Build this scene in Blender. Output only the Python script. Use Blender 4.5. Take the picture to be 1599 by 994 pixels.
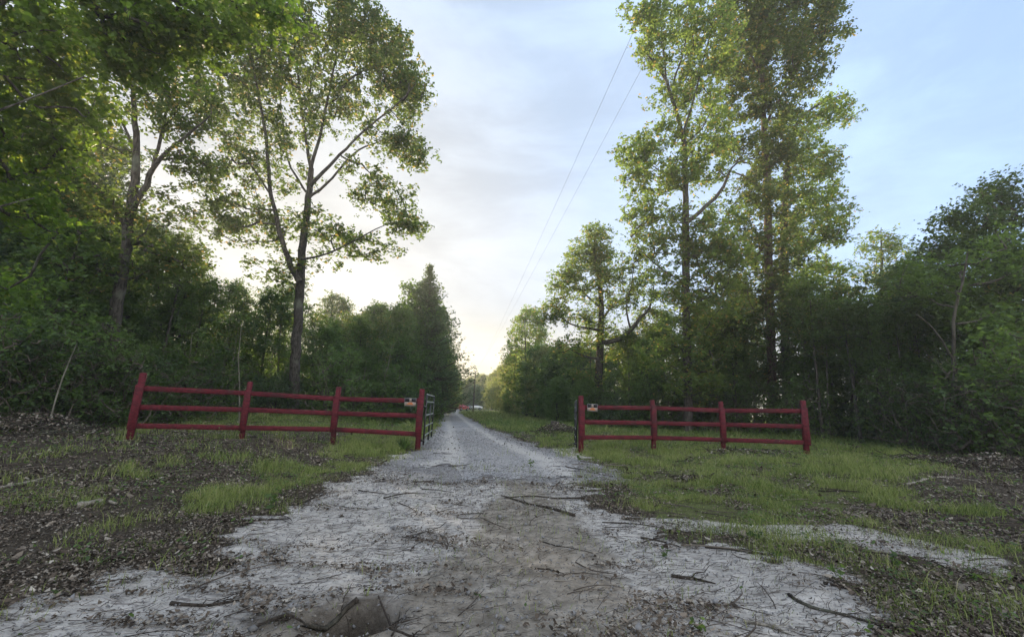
import bpy, math
import numpy as np
from mathutils import Matrix, Vector
for o in list(bpy.data.objects): bpy.data.objects.remove(o)
sc = bpy.context.scene
RNG = np.random.default_rng(7)
R = math.radians

# ------------------------------------------------------------------ camera
F_PX, CX, CY, EYE = 655.0, 799.5, 497.0, 1.25
PITCH, ROLL = R(11.8), R(2.0)
fwd = np.array([0, math.cos(PITCH), math.sin(PITCH)])
up0 = np.array([0, -math.sin(PITCH), math.cos(PITCH)])
rt0 = np.array([1.0, 0, 0])
rt = math.cos(ROLL)*rt0 + math.sin(ROLL)*up0
up = math.cos(ROLL)*up0 - math.sin(ROLL)*rt0
cam_d = bpy.data.cameras.new('camera'); cam = bpy.data.objects.new('camera', cam_d)
sc.collection.objects.link(cam)
cam_d.sensor_width = 36; cam_d.lens = F_PX/1599*36; cam_d.clip_end = 3000; cam_d.clip_start = 0.05
cam.matrix_world = Matrix(((rt[0], up[0], -fwd[0], 0), (rt[1], up[1], -fwd[1], 0), (rt[2], up[2], -fwd[2], EYE), (0, 0, 0, 1)))
sc.camera = cam

# ------------------------------------------------------------------ world and sun
SUN_AZ, SUN_EL = R(-31), R(11.5)          # azimuth from +Y (towards -X), elevation
sund = np.array([math.sin(SUN_AZ)*math.cos(SUN_EL), math.cos(SUN_AZ)*math.cos(SUN_EL), math.sin(SUN_EL)])
w = bpy.data.worlds.new('World'); sc.world = w; w.use_nodes = True
nt = w.node_tree; N = nt.nodes; L = nt.links; N.clear()
def nd(t, **kw):
    n = N.new(t)
    for k, v in kw.items(): setattr(n, k, v)
    return n
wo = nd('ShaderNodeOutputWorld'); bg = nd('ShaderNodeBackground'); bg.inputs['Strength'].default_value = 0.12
sky = nd('ShaderNodeTexSky', sky_type='NISHITA', sun_disc=False, sun_elevation=SUN_EL, sun_rotation=SUN_AZ,
         altitude=50, air_density=1.0, dust_density=1.6, ozone_density=1.2)
tc = nd('ShaderNodeTexCoord')
mp = nd('ShaderNodeMapping'); mp.inputs['Scale'].default_value = (1.0, 1.3, 4.5); mp.inputs['Rotation'].default_value = (R(8), R(-14), R(25))
L.new(tc.outputs['Generated'], mp.inputs['Vector'])
n1 = nd('ShaderNodeTexNoise'); n1.inputs['Scale'].default_value = 1.9; n1.inputs['Detail'].default_value = 9; n1.inputs['Roughness'].default_value = 0.58; n1.inputs['Distortion'].default_value = 0.5
L.new(mp.outputs[0], n1.inputs['Vector'])
r1 = nd('ShaderNodeMapRange'); r1.inputs[1].default_value = 0.38; r1.inputs[2].default_value = 0.68; r1.interpolation_type = 'SMOOTHSTEP'
L.new(n1.outputs['Fac'], r1.inputs[0])
dp = nd('ShaderNodeVectorMath', operation='DOT_PRODUCT'); dp.inputs[1].default_value = tuple(sund)
L.new(tc.outputs['Generated'], dp.inputs[0])
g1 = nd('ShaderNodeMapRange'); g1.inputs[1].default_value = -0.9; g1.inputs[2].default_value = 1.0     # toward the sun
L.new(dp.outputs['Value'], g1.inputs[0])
sx = nd('ShaderNodeSeparateXYZ'); L.new(tc.outputs['Generated'], sx.inputs[0])
# veil amount: cloud noise, more towards the sun and the horizon
hz = nd('ShaderNodeMapRange'); hz.inputs[1].default_value = 0.75; hz.inputs[2].default_value = 0.0; L.new(sx.outputs['Z'], hz.inputs[0])
va = nd('ShaderNodeMath', operation='MULTIPLY_ADD'); va.inputs[1].default_value = 0.25; va.inputs[2].default_value = 0.55
L.new(r1.outputs[0], va.inputs[0])
vb = nd('ShaderNodeMath', operation='MULTIPLY_ADD'); vb.inputs[1].default_value = 0.45; L.new(g1.outputs[0], vb.inputs[0]); L.new(va.outputs[0], vb.inputs[2])
vc = nd('ShaderNodeMath', operation='MULTIPLY_ADD', use_clamp=True); vc.inputs[1].default_value = 0.22; L.new(hz.outputs[0], vc.inputs[0]); L.new(vb.outputs[0], vc.inputs[2])
# cloud colour: cool side-on to the sun, warm near it, warmer at the horizon
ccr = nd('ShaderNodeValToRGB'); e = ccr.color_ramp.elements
e[0].position = 0.34; e[0].color = (0.84, 0.84, 0.84, 1); q0 = e.new(0.56); q0.color = (0.235, 0.34, 0.53, 1); e[-1].position = 1.0; e[-1].color = (0.35, 0.345, 0.335, 1)  # first stop: unseen bright sky behind the camera, added as fill for the foliage
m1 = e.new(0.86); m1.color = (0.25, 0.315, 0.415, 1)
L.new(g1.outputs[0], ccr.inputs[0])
hm = nd('ShaderNodeMapRange'); hm.inputs[1].default_value = 0.26; hm.inputs[2].default_value = 0.02; hm.inputs[4].default_value = 1.0; hm.interpolation_type = 'SMOOTHSTEP'
L.new(sx.outputs['Z'], hm.inputs[0])
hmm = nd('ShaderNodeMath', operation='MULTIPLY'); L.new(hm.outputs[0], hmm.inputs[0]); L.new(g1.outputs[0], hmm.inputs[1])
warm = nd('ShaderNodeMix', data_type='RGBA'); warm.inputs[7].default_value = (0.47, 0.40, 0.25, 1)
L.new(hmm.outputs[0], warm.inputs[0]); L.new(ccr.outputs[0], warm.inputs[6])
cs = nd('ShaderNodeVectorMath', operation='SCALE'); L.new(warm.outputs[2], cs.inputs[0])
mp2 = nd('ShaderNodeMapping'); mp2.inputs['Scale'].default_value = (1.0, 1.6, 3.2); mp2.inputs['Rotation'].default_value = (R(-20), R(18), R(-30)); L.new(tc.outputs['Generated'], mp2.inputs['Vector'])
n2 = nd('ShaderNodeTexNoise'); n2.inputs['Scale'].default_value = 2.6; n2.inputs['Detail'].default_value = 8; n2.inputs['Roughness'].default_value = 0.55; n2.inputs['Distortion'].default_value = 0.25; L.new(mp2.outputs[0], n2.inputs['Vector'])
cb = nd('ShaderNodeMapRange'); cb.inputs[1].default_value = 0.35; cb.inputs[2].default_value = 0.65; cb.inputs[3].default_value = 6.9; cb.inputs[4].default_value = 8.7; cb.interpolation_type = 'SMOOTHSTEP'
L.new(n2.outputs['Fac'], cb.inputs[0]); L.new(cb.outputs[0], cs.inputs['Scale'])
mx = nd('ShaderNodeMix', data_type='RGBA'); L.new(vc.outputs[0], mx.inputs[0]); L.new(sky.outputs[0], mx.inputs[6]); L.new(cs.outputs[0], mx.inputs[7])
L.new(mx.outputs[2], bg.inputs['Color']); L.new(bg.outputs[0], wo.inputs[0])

sl = bpy.data.lights.new('sun', 'SUN'); so = bpy.data.objects.new('sun', sl); sc.collection.objects.link(so)
sl.energy = 5.0; sl.angle = R(0.6); sl.color = (1.0, 0.80, 0.52)
so.rotation_euler = Vector(tuple(-sund)).to_track_quat('-Z', 'Y').to_euler()
sc.view_settings.view_transform = 'Standard'; sc.view_settings.look = 'None'
sc.view_settings.gamma = 1; sc.view_settings.exposure = 1.38
try: sc.cycles.max_bounces = 8; sc.cycles.transparent_max_bounces = 8; sc.cycles.diffuse_bounces = 3; sc.cycles.transmission_bounces = 4; sc.cycles.sample_clamp_indirect = 4
except Exception: pass

# ------------------------------------------------------------------ helpers
def P(px, py, d):
    """world point that stands d metres in front of the lens, seen at a photograph pixel"""
    return np.array([0, 0, EYE]) + d*(fwd + (px-CX)/F_PX*rt + (CY-py)/F_PX*up)
def G(px, py, z=0.05):
    v = fwd + (px-CX)/F_PX*rt + (CY-py)/F_PX*up
    t = (z-EYE)/v[2]
    return np.array([v[0]*t, v[1]*t])

def _hash(ix, iy, s):
    h = (ix.astype(np.int64)*374761393 + iy.astype(np.int64)*668265263 + s*974634777) & 0xffffffff
    h = ((h ^ (h >> 13))*1274126177) & 0xffffffff
    return ((h ^ (h >> 16)) & 0xffff)/65535.0
def vnoise(x, y, s=0):
    x = np.asarray(x, float); y = np.asarray(y, float)
    ix = np.floor(x); iy = np.floor(y); fx = x-ix; fy = y-iy
    fx = fx*fx*(3-2*fx); fy = fy*fy*(3-2*fy)
    a = _hash(ix, iy, s); b = _hash(ix+1, iy, s); c = _hash(ix, iy+1, s); d = _hash(ix+1, iy+1, s)
    return (a*(1-fx)+b*fx)*(1-fy)+(c*(1-fx)+d*fx)*fy
def fbm(x, y, s=0, o=4):
    t = 0; a = 0.5
    for k in range(o):
        t = t + a*vnoise(x*2**k, y*2**k, s+k*17); a *= 0.5
    return t/(1-0.5**o)
def sst(a, b, x):
    t = np.clip((x-a)/(b-a), 0, 1); return t*t*(3-2*t)

def road_c(y):
    return np.interp(y, [-6, 3, 7, 11, 17, 28, 58, 98, 140], [0.5, 0.35, 0.1, -0.35, -1.45, -3.2, -7.7, -12.4, -18])
def road_w(y):
    return np.interp(y, [3, 8, 11, 17, 28, 58, 140], [2.6, 2.35, 2.0, 1.5, 1.25, 1.2, 1.2])
HOLE = G(548, 965, 0.0)
def ground_z(x, y):
    x = np.asarray(x, float); y = np.asarray(y, float)
    dx = x - road_c(y)
    side = sst(1.8, 7.5, np.abs(dx))
    z = 0.16*side*sst(3, 9, y) + 0.06*sst(5, 10, y)
    z = z + 0.35*sst(-3, -12, dx)*sst(12, 22, y)
    near = np.exp(-np.hypot(x, y)/40)
    z = z + near*(fbm(x*0.35, y*0.35, 3)-0.5)*0.10*sst(0.5, 3, np.abs(dx)+0.6)
    z = z + near*(fbm(x*1.8, y*1.8, 5)-0.5)*0.045
    z = z + (fbm(x*7, y*7, 8, 3)-0.5)*0.018*np.exp(-np.hypot(x, y)/10)
    # wheel ruts
    for k in (-0.78, 0.78):
        z = z - 0.035*np.exp(-((dx-k)/0.22)**2)*sst(4, 8, y)
    # burrow hole at the front with a low rim
    h = np.hypot((x-HOLE[0])/0.23, (y-HOLE[1])/0.16)
    z = z - 0.30*np.exp(-h**5*0.8) + 0.030*np.exp(-((h-1.7)/0.7)**2)
    h2 = np.hypot((x-HOLE[0]-0.05)/0.10, (y-HOLE[1]-0.03)/0.075)
    z = z - 0.22*np.exp(-h2**4)
    hb = np.hypot((x-HOLE[0]+0.32)/0.55, (y-HOLE[1]-0.02)/0.26)
    z = z - 0.035*np.exp(-hb**2)
    return z
def gz(x, y): return float(ground_z(x, y))

def poly_sd(x, y, poly):
    """signed distance to a polygon, positive inside"""
    x = np.asarray(x, float); y = np.asarray(y, float)
    d = np.full(x.shape, 1e9); ins = np.zeros(x.shape, bool)
    n = len(poly)
    for i in range(n):
        x0, y0 = poly[i]; x1, y1 = poly[(i+1) % n]
        ex, ey = x1-x0, y1-y0
        t = np.clip(((x-x0)*ex+(y-y0)*ey)/(ex*ex+ey*ey+1e-12), 0, 1)
        d = np.minimum(d, np.hypot(x-x0-t*ex, y-y0-t*ey))
        c = ((y0 > y) != (y1 > y)) & (x < (x1-x0)*(y-y0)/(y1-y0+1e-12)+x0)
        ins ^= c
    return np.where(ins, d, -d)
def gp(lst): return [tuple(G(a, b)) for a, b in lst]
NB = [(2.9, 1.2), (3.5, -6), (-5, -6), (-3.9, 1.6)]
SAND = [(-3.9, 1.6)] + gp([(20, 948), (150, 888), (300, 862), (400, 800), (480, 762), (600, 722), (650, 706), (900, 700), (915, 745), (970, 790), (1040, 822), (1160, 850), (1240, 890), (1330, 930), (1420, 990)]) + NB[:3]
STREAK1 = gp([(1010, 800), (1330, 812), (1599, 868), (1599, 900), (1330, 846), (1010, 824)])
STREAK2 = gp([(1000, 850), (1130, 850), (1300, 870), (1480, 960), (1560, 1100), (1200, 1100), (1050, 920)])
MUD1 = gp([(770, 745), (860, 745), (930, 800), (1010, 880), (1060, 1010), (1060, 1500), (500, 1500), (560, 1000), (640, 880), (720, 810)])
MUD2 = gp([(380, 950), (600, 915), (660, 1000), (600, 1300), (340, 1300)])
GR_R = gp([(742, 648), (760, 645), (905, 655), (1280, 672), (1420, 700), (1460, 745), (1400, 790), (1330, 810), (1180, 835), (1100, 830), (1000, 800), (930, 755), (880, 715), (830, 680)])
GR_R2 = gp([(1050, 840), (1320, 820), (1599, 850), (1599, 1100), (1450, 1000), (1300, 900)])
GR_L = gp([(530, 668), (650, 668), (700, 655), (700, 668), (665, 700), (640, 716), (560, 735), (420, 780), (300, 815), (235, 812), (260, 775), (420, 745), (500, 720), (530, 700)])
GR_L2 = gp([(-60, 960), (60, 895), (250, 850), (150, 845), (-60, 880)])
GR_B = gp([(180, 668), (650, 645), (690, 641), (690, 650), (640, 672), (180, 690)])
def masks(x, y):
    n = (fbm(x*0.9, y*0.9, 21)-0.5)*1.5 + (fbm(x*4, y*4, 33, 3)-0.5)*0.5
    dc = np.abs(x-road_c(y))
    s = sst(-0.18, 0.22, poly_sd(x, y, SAND)+n*0.75+(fbm(x*2.3, y*5, 45, 3)-.5)*.7)
    s = np.maximum(s, 0.85*sst(-0.1, 0.15, poly_sd(x, y, STREAK1)+n*0.35-0.12))
    s = np.maximum(s, 0.9*sst(-0.1, 0.15, poly_sd(x, y, STREAK2)+n*0.6-0.18))
    m = sst(-0.12, 0.35, poly_sd(x, y, MUD1)+n*0.45)*0.8
    m = np.maximum(m, sst(-0.1, 0.2, poly_sd(x, y, MUD2)+n*0.15)*1.0)
    g = sst(-0.3, 0.5, poly_sd(x, y, GR_R)+n*0.7)
    g = np.maximum(g, 0.50*sst(-0.1, 0.4, poly_sd(x, y, GR_R2)+n*1.3-0.15))
    g = np.maximum(g, 0.85*sst(-0.1, 0.3, poly_sd(x, y, GR_L)+n*0.6))
    g = np.maximum(g, 0.7*sst(-0.1, 0.3, poly_sd(x, y, GR_L2)+n*0.5))
    g = np.maximum(g, 0.7*sst(-0.1, 0.5, poly_sd(x, y, GR_B)+n*0.6))
    g = np.maximum(g, (1-s)*(.34+.36*(x > 2))*sst(.50, .64, fbm(x*.8+7, y*.8, 141, 4))*sst(9, 5, np.abs(x)-1))
    g = np.maximum(g, sst(16, 24, y)*sst(1.3, 2.2, dc)*sst(7, 4.0, dc)*0.9)
    g = np.maximum(g, sst(30, 50, y)*0.8)
    v = sst(0.35, -0.25, dc-road_w(y)+n*0.5)*sst(5.6, 9.5, y+n*1.6)
    g = g*(1-v)
    return s, g, m, v

def mesh_np(name, verts, faces, mat, parent=None, smooth=False, attrs=None):
    """faces: list of (M,k) int arrays"""
    me = bpy.data.meshes.new(name)
    verts = np.asarray(verts, np.float32)
    me.vertices.add(len(verts)); me.vertices.foreach_set('co', verts.ravel())
    lv = np.concatenate([f.ravel() for f in faces]).astype(np.int32)
    ks = np.concatenate([np.full(len(f), f.shape[1]) for f in faces])
    st = np.concatenate([[0], np.cumsum(ks)[:-1]]).astype(np.int32)
    me.loops.add(len(lv)); me.loops.foreach_set('vertex_index', lv)
    me.polygons.add(len(ks)); me.polygons.foreach_set('loop_start', st)
    if attrs:
        for k, a in attrs.items():
            a = np.asarray(a, np.float32)
            if a.ndim == 1:
                t = me.attributes.new(k, 'FLOAT', 'POINT'); t.data.foreach_set('value', a)
            else:
                t = me.color_attributes.new(k, 'FLOAT_COLOR', 'POINT'); t.data.foreach_set('color', a.ravel())
    me.update(calc_edges=True)
    if smooth: me.polygons.foreach_set('use_smooth', np.ones(len(ks), bool))
    me.materials.append(mat)
    o = bpy.data.objects.new(name, me); sc.collection.objects.link(o)
    if parent: o.parent = parent
    return o
def tag(o, label=None, cat=None, group=None, kind=None):
    if label: o['label'] = label
    if cat: o['category'] = cat
    if group: o['group'] = group
    if kind: o['kind'] = kind
    return o
def empty(name, loc, rz=0):
    o = bpy.data.objects.new(name, None); sc.collection.objects.link(o)
    o.location = tuple(loc); o.rotation_euler = (0, 0, rz); o.empty_display_size = 0.2
    return o
def copy_tree(o, parent=None):
    c = o.copy(); sc.collection.objects.link(c)
    if parent: c.parent = parent
    for ch in o.children: copy_tree(ch, c)
    return c

class MB:
    """collects boxes and tubes, then links them as one mesh"""
    def __init__(s): s.v = []; s.f = {}; s.n = 0
    def add(s, v, f):
        v = np.asarray(v, float); f = np.asarray(f, int)
        s.v.append(v); s.f.setdefault(f.shape[1], []).append(f+s.n); s.n += len(v)
    def box(s, c, size, M=None, bev=0.0):
        hx, hy, hz_ = [k/2 for k in size]; b = bev
        if b <= 0:
            v = np.array([[i, j, k] for i in (-hx, hx) for j in (-hy, hy) for k in (-hz_, hz_)])
            f = [[0, 1, 3, 2], [4, 6, 7, 5], [0, 4, 5, 1], [2, 3, 7, 6], [0, 2, 6, 4], [1, 5, 7, 3]]
            if M is not None: v = v @ np.array(M).T
            s.add(v+np.array(c), f); return
        oc = [(hx-b, hy), (hx, hy-b), (hx, -hy+b), (hx-b, -hy), (-hx+b, -hy), (-hx, -hy+b), (-hx, hy-b), (-hx+b, hy)]
        oc = oc[::-1]
        ins = [(x*(1-b/hx), y*(1-b/hy)) for x, y in oc]
        v = [(x, y, -hz_) for x, y in ins]+[(x, y, -hz_+b) for x, y in oc]+[(x, y, hz_-b) for x, y in oc]+[(x, y, hz_) for x, y in ins]
        f = [[r*8+i, r*8+(i+1) % 8, (r+1)*8+(i+1) % 8, (r+1)*8+i] for r in range(3) for i in range(8)]
        v = np.array(v)
        if M is not None: v = v @ np.array(M).T
        n0 = s.n; s.add(v+np.array(c), f)
        s.f.setdefault(8, []).append(np.array([list(range(7, -1, -1)), list(range(24, 32))])+n0)
    def tube(s, pts, rad, k=8, cap=True):
        v, f = tube_np(np.asarray(pts, float), np.broadcast_to(np.asarray(rad, float), (len(pts),)), k)
        n0 = s.n; s.add(v, f)
        if cap:
            s.f.setdefault(k, []).append(np.array([list(range(k-1, -1, -1)), list(range(len(v)-k, len(v)))])+n0)
    def build(s, name, mat, parent=None, smooth=False, attrs=None):
        return mesh_np(name, np.concatenate(s.v), [np.concatenate(x) for x in s.f.values()], mat, parent, smooth, attrs)
def tube_np(p, r, k):
    t = np.gradient(p, axis=0); t /= np.linalg.norm(t, axis=1)[:, None]+1e-9
    a = np.array([1.0, 0, 0]) if abs(t[0][0]) < 0.8 else np.array([0, 1.0, 0])
    u = a - (t@a)[:, None]*t; u /= np.linalg.norm(u, axis=1)[:, None]+1e-9
    w_ = np.cross(t, u)
    an = np.arange(k)*2*math.pi/k
    v = p[:, None]+r[:, None, None]*(np.cos(an)[None, :, None]*u[:, None]+np.sin(an)[None, :, None]*w_[:, None])
    n = len(p); i = np.arange(n-1)[:, None]*k; j = np.arange(k)[None]; j2 = (j+1) % k
    f = np.stack([i+j, i+j2, i+k+j2, i+k+j], -1).reshape(-1, 4)
    return v.reshape(-1, 3), f
def rotz(a): return np.array([[math.cos(a), -math.sin(a), 0], [math.sin(a), math.cos(a), 0], [0, 0, 1]])

# ------------------------------------------------------------------ materials
class MT:
    def __init__(s, name):
        s.m = bpy.data.materials.new(name); s.m.use_nodes = True; s.nt = s.m.node_tree; s.nt.nodes.clear()
        s.out = s.n('ShaderNodeOutputMaterial')
    def n(s, t, inp=None, **kw):
        x = s.nt.nodes.new(t)
        for k, v in kw.items(): setattr(x, k, v)
        for k, v in (inp or {}).items():
            if isinstance(v, bpy.types.NodeSocket): s.nt.links.new(v, x.inputs[k])
            else: x.inputs[k].default_value = v
        return x
    def noise(s, vec, scale, detail=4, rough=0.55, dist=0):
        return s.n('ShaderNodeTexNoise', {'Vector': vec, 'Scale': scale, 'Detail': detail, 'Roughness': rough, 'Distortion': dist}).outputs['Fac']
    def rng(s, v, a, b, c=0.0, d=1.0, smooth=True):
        x = s.n('ShaderNodeMapRange', {0: v, 1: a, 2: b, 3: c, 4: d}); 
        if smooth: x.interpolation_type = 'SMOOTHSTEP'
        return x.outputs[0]
    def mix(s, f, a, b):
        x = s.n('ShaderNodeMix', data_type='RGBA')
        for i, v in ((0, f), (6, a), (7, b)):
            if isinstance(v, bpy.types.NodeSocket): s.nt.links.new(v, x.inputs[i])
            else: x.inputs[i].default_value = v if i == 0 else (*v, 1)
        return x.outputs[2]
    def math(s, op, a, b=0.0, c=0.0, clamp=False):
        return s.n('ShaderNodeMath', {0: a, 1: b, 2: c}, operation=op, use_clamp=clamp).outputs[0]
    def attr(s, name, out='Fac'): return s.n('ShaderNodeAttribute', attribute_name=name).outputs[out]
    def done(s, sh): s.nt.links.new(sh, s.out.inputs['Surface']); return s.m
    def bump(s, h, strength, dist): return s.n('ShaderNodeBump', {'Height': h, 'Strength': strength, 'Distance': dist}).outputs[0]
    def bsdf(s, col, rough=0.8, normal=None, spec=0.3, metal=0.0):
        d = {'Base Color': col if isinstance(col, bpy.types.NodeSocket) else (*col, 1), 'Roughness': rough, 'Specular IOR Level': spec, 'Metallic': metal}
        if normal: d['Normal'] = normal
        return s.n('ShaderNodeBsdfPrincipled', d).outputs[0]

def leaf_mat(name, dark, light, trans, tw=0.45, yellow=None):
    dark = tuple(k*.7 for k in dark); light = tuple(k*1.25 for k in light); trans = tuple(min(.7, k*1.15) for k in trans)
    m = MT(name); t = m.attr('tint')
    ob = m.n('ShaderNodeTexCoord').outputs['Object']
    cl = m.rng(m.noise(ob, 0.85, 4, 0.6), 0.34, 0.66)
    rn = m.n('ShaderNodeObjectInfo').outputs['Random']
    f = m.math('ADD', m.math('MULTIPLY_ADD', cl, 0.75, m.math('MULTIPLY_ADD', t, 0.55, -0.32)), m.math('MULTIPLY_ADD', rn, 0.5, -0.22), clamp=True)
    col = m.mix(f, dark, light)
    if yellow: col = m.mix(m.rng(t, 0.90, 0.97), col, yellow)
    tr = m.mix(f, tuple(k*0.75 for k in trans), trans)
    if yellow: tr = m.mix(m.rng(t, 0.90, 0.97), tr, tuple(min(1, k*2.2) for k in yellow))
    a = m.bsdf(col, 0.55, None, 0.35)
    b = m.n('ShaderNodeBsdfTranslucent', {'Color': tr}).outputs[0]
    mixs = m.n('ShaderNodeMixShader', {0: tw, 1: a, 2: b}).outputs[0]
    return m.done(mixs)
def bark_mat(name, c1, c2, scale=6):
    m = MT(name); ob = m.n('ShaderNodeTexCoord').outputs['Object']
    mpn = m.n('ShaderNodeMapping', {'Vector': ob, 'Scale': (1, 1, 0.22)}).outputs[0]
    a = m.noise(mpn, scale*3, 6, 0.65, 0.4); b = m.noise(ob, 1.3, 3)
    col = m.mix(m.rng(a, 0.35, 0.65), c1, c2)
    col = m.mix(m.rng(b, 0.55, 0.75, 0, 0.55), col, (0.20, 0.22, 0.17))
    return m.done(m.bsdf(col, 0.9, m.bump(a, 0.9, 0.03), 0.15))

LF = {
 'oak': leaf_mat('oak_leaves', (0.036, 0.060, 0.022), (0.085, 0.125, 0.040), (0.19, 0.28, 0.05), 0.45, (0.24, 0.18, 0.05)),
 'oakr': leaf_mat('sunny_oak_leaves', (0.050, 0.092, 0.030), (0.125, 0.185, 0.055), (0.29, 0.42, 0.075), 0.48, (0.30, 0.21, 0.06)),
 'maple': leaf_mat('maple_leaves', (0.020, 0.044, 0.011), (0.058, 0.100, 0.021), (0.25, 0.40, 0.04), 0.50, (0.22, 0.24, 0.04)),
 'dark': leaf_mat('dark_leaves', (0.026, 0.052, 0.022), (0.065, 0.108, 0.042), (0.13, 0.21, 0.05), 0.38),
 'under': leaf_mat('understory_leaves', (0.038, 0.076, 0.026), (0.092, 0.152, 0.048), (0.19, 0.30, 0.05), 0.45),
 'conif': leaf_mat('cedar_needles', (0.06, 0.10, 0.048), (0.12, 0.17, 0.075), (0.20, 0.28, 0.09), 0.38),
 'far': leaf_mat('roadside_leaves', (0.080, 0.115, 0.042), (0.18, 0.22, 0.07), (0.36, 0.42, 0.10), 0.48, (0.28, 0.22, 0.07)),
}
BARK = bark_mat('oak_bark', (0.030, 0.026, 0.022), (0.105, 0.095, 0.085))
BARKR = bark_mat('pine_bark', (0.045, 0.032, 0.026), (0.14, 0.105, 0.085))
TWIG = bark_mat('bare_twigs', (0.05, 0.042, 0.034), (0.15, 0.13, 0.105), 9)
BARKG = bark_mat('grey_bark', (0.045, 0.04, 0.033), (0.12, 0.11, 0.09), 4)
BARKP = bark_mat('pale_bark', (0.10, 0.095, 0.078), (0.24, 0.23, 0.19), 3)

# ------------------------------------------------------------------ ground
def axis(lo, hi, core_lo, core_hi, step, grow=1.09):
    a = list(np.arange(core_lo, core_hi, step))
    s = step; x = a[-1]
    while x < hi: s = min(s*grow, 12); x += s; a.append(x)
    s = step; x = a[0]; b = []
    while x > lo: s = min(s*grow, 12); x -= s; b.append(x)
    return np.array(b[::-1]+a)
gx = axis(-230, 230, -6.5, 8.0, 0.055, 1.035); gy = axis(-50, 270, 1.0, 9.5, 0.05, 1.03)
X, Y = np.meshgrid(gx, gy); Z = ground_z(X, Y)
nx, ny = len(gx), len(gy)
idx = np.arange(nx*ny).reshape(ny, nx)
fc = np.stack([idx[:-1, :-1], idx[:-1, 1:], idx[1:, 1:], idx[1:, :-1]], -1).reshape(-1, 4)
ms, mg, mm, mv = masks(X.ravel(), Y.ravel())
m = MT('forest_ground')
co = m.n('ShaderNodeNewGeometry').outputs['Position']
at = m.n('ShaderNodeAttribute', attribute_name='zones')
sep = m.n('ShaderNodeSeparateColor', {0: at.outputs['Color']})
aS, aG, aM = sep.outputs[0], sep.outputs[1], sep.outputs[2]; aV = at.outputs['Alpha']
nf = m.noise(co, 38, 5, 0.7); nm = m.noise(co, 7, 6, 0.65); nl = m.noise(co, 1.3, 5, 0.6); nvf = m.noise(co, 120, 3, 0.7)
st = m.n('ShaderNodeMapping', {'Vector': co, 'Scale': (1, 3.0, 1), 'Rotation': (0, 0, 0.3)}).outputs[0]
ns = m.noise(st, 9, 6, 0.72, 0.8)
vor = m.n('ShaderNodeTexVoronoi', {'Vector': co, 'Scale': 34.0, 'Randomness': 1.0}); vd, vcx = vor.outputs['Distance'], vor.outputs['Color']
litter = m.mix(m.rng(nf, 0.38, 0.62), (0.030, 0.024, 0.018), (0.095, 0.078, 0.058))
litter = m.mix(m.rng(vd, 0.12, 0.45, 0.0, 0.5), m.mix(0.5, vcx, (0.14, 0.11, 0.085)), litter) if False else litter
litter = m.mix(m.rng(nm, 0.56, 0.68, 0, 0.6), litter, (0.16, 0.145, 0.125))
sand = m.mix(m.rng(nm, 0.35, 0.65), (0.42, 0.40, 0.37), (0.63, 0.60, 0.56))
sand = m.mix(m.rng(ns, 0.50, 0.61, 0, 0.9), sand, (0.17, 0.155, 0.145))
sand = m.mix(m.rng(nf, 0.56, 0.70, 0, 0.8), sand, (0.085, 0.075, 0.065))
mud = m.mix(m.rng(nm, 0.35, 0.7), (0.19, 0.168, 0.138), (0.36, 0.325, 0.275))
sand = m.mix(m.rng(nl, 0.42, 0.66, 0, 0.45), sand, (0.28, 0.265, 0.25))
mud = m.mix(m.rng(nf, 0.58, 0.7, 0, 0.7), mud, (0.06, 0.05, 0.042))
grs = m.mix(m.rng(nf, 0.35, 0.65), (0.06, 0.075, 0.025), (0.13, 0.155, 0.05))
grs = m.mix(m.rng(nl, 0.5, 0.7, 0, 0.5), grs, (0.12, 0.10, 0.07))
grv = m.mix(m.rng(vd, 0.05, 0.55), m.mix(m.rng(nvf, 0.3, 0.7), (0.27, 0.268, 0.27), (0.46, 0.455, 0.45)), (0.22, 0.215, 0.215))
def brk(a, amt=0.45, n=None):
    s_ = m.math('MULTIPLY_ADD', m.math('SUBTRACT', n or nm, 0.5), amt*2, a)
    return m.rng(s_, 0.36, 0.62)
nmix = m.math('MULTIPLY_ADD', nf, 0.4, m.math('MULTIPLY', nm, 0.6))
c = m.mix(brk(aG, 0.5, nmix), litter, grs)
c = m.mix(brk(aS, 0.95, nmix), c, sand)
mudf = m.math('MULTIPLY', m.rng(m.math('MULTIPLY_ADD', m.math('SUBTRACT', nl, 0.5), 1.3, aM), 0.25, 0.85), m.math('MULTIPLY', aS, 0.95))
c = m.mix(mudf, c, mud)
c = m.mix(brk(aV, 0.5, nmix), c, grv)
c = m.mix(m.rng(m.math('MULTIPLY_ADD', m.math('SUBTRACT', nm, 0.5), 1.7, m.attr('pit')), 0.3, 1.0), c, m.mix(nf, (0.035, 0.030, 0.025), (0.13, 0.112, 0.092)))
hgt = m.math('MULTIPLY_ADD', nf, 0.5, m.math('MULTIPLY_ADD', nm, 1.0, m.math('MULTIPLY', nvf, 0.2)))
gm = m.done(m.bsdf(c, 0.95, m.bump(hgt, 1.0, 0.05), 0.12))
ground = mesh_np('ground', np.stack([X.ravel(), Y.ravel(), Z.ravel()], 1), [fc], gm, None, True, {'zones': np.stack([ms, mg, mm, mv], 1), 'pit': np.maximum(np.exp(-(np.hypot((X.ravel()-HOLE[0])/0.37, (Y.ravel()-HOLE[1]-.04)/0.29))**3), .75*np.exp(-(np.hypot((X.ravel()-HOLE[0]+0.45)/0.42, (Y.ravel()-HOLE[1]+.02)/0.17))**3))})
tag(ground, 'forest ground of leaf litter, white sand and damp dirt', 'ground', kind='structure')

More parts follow.
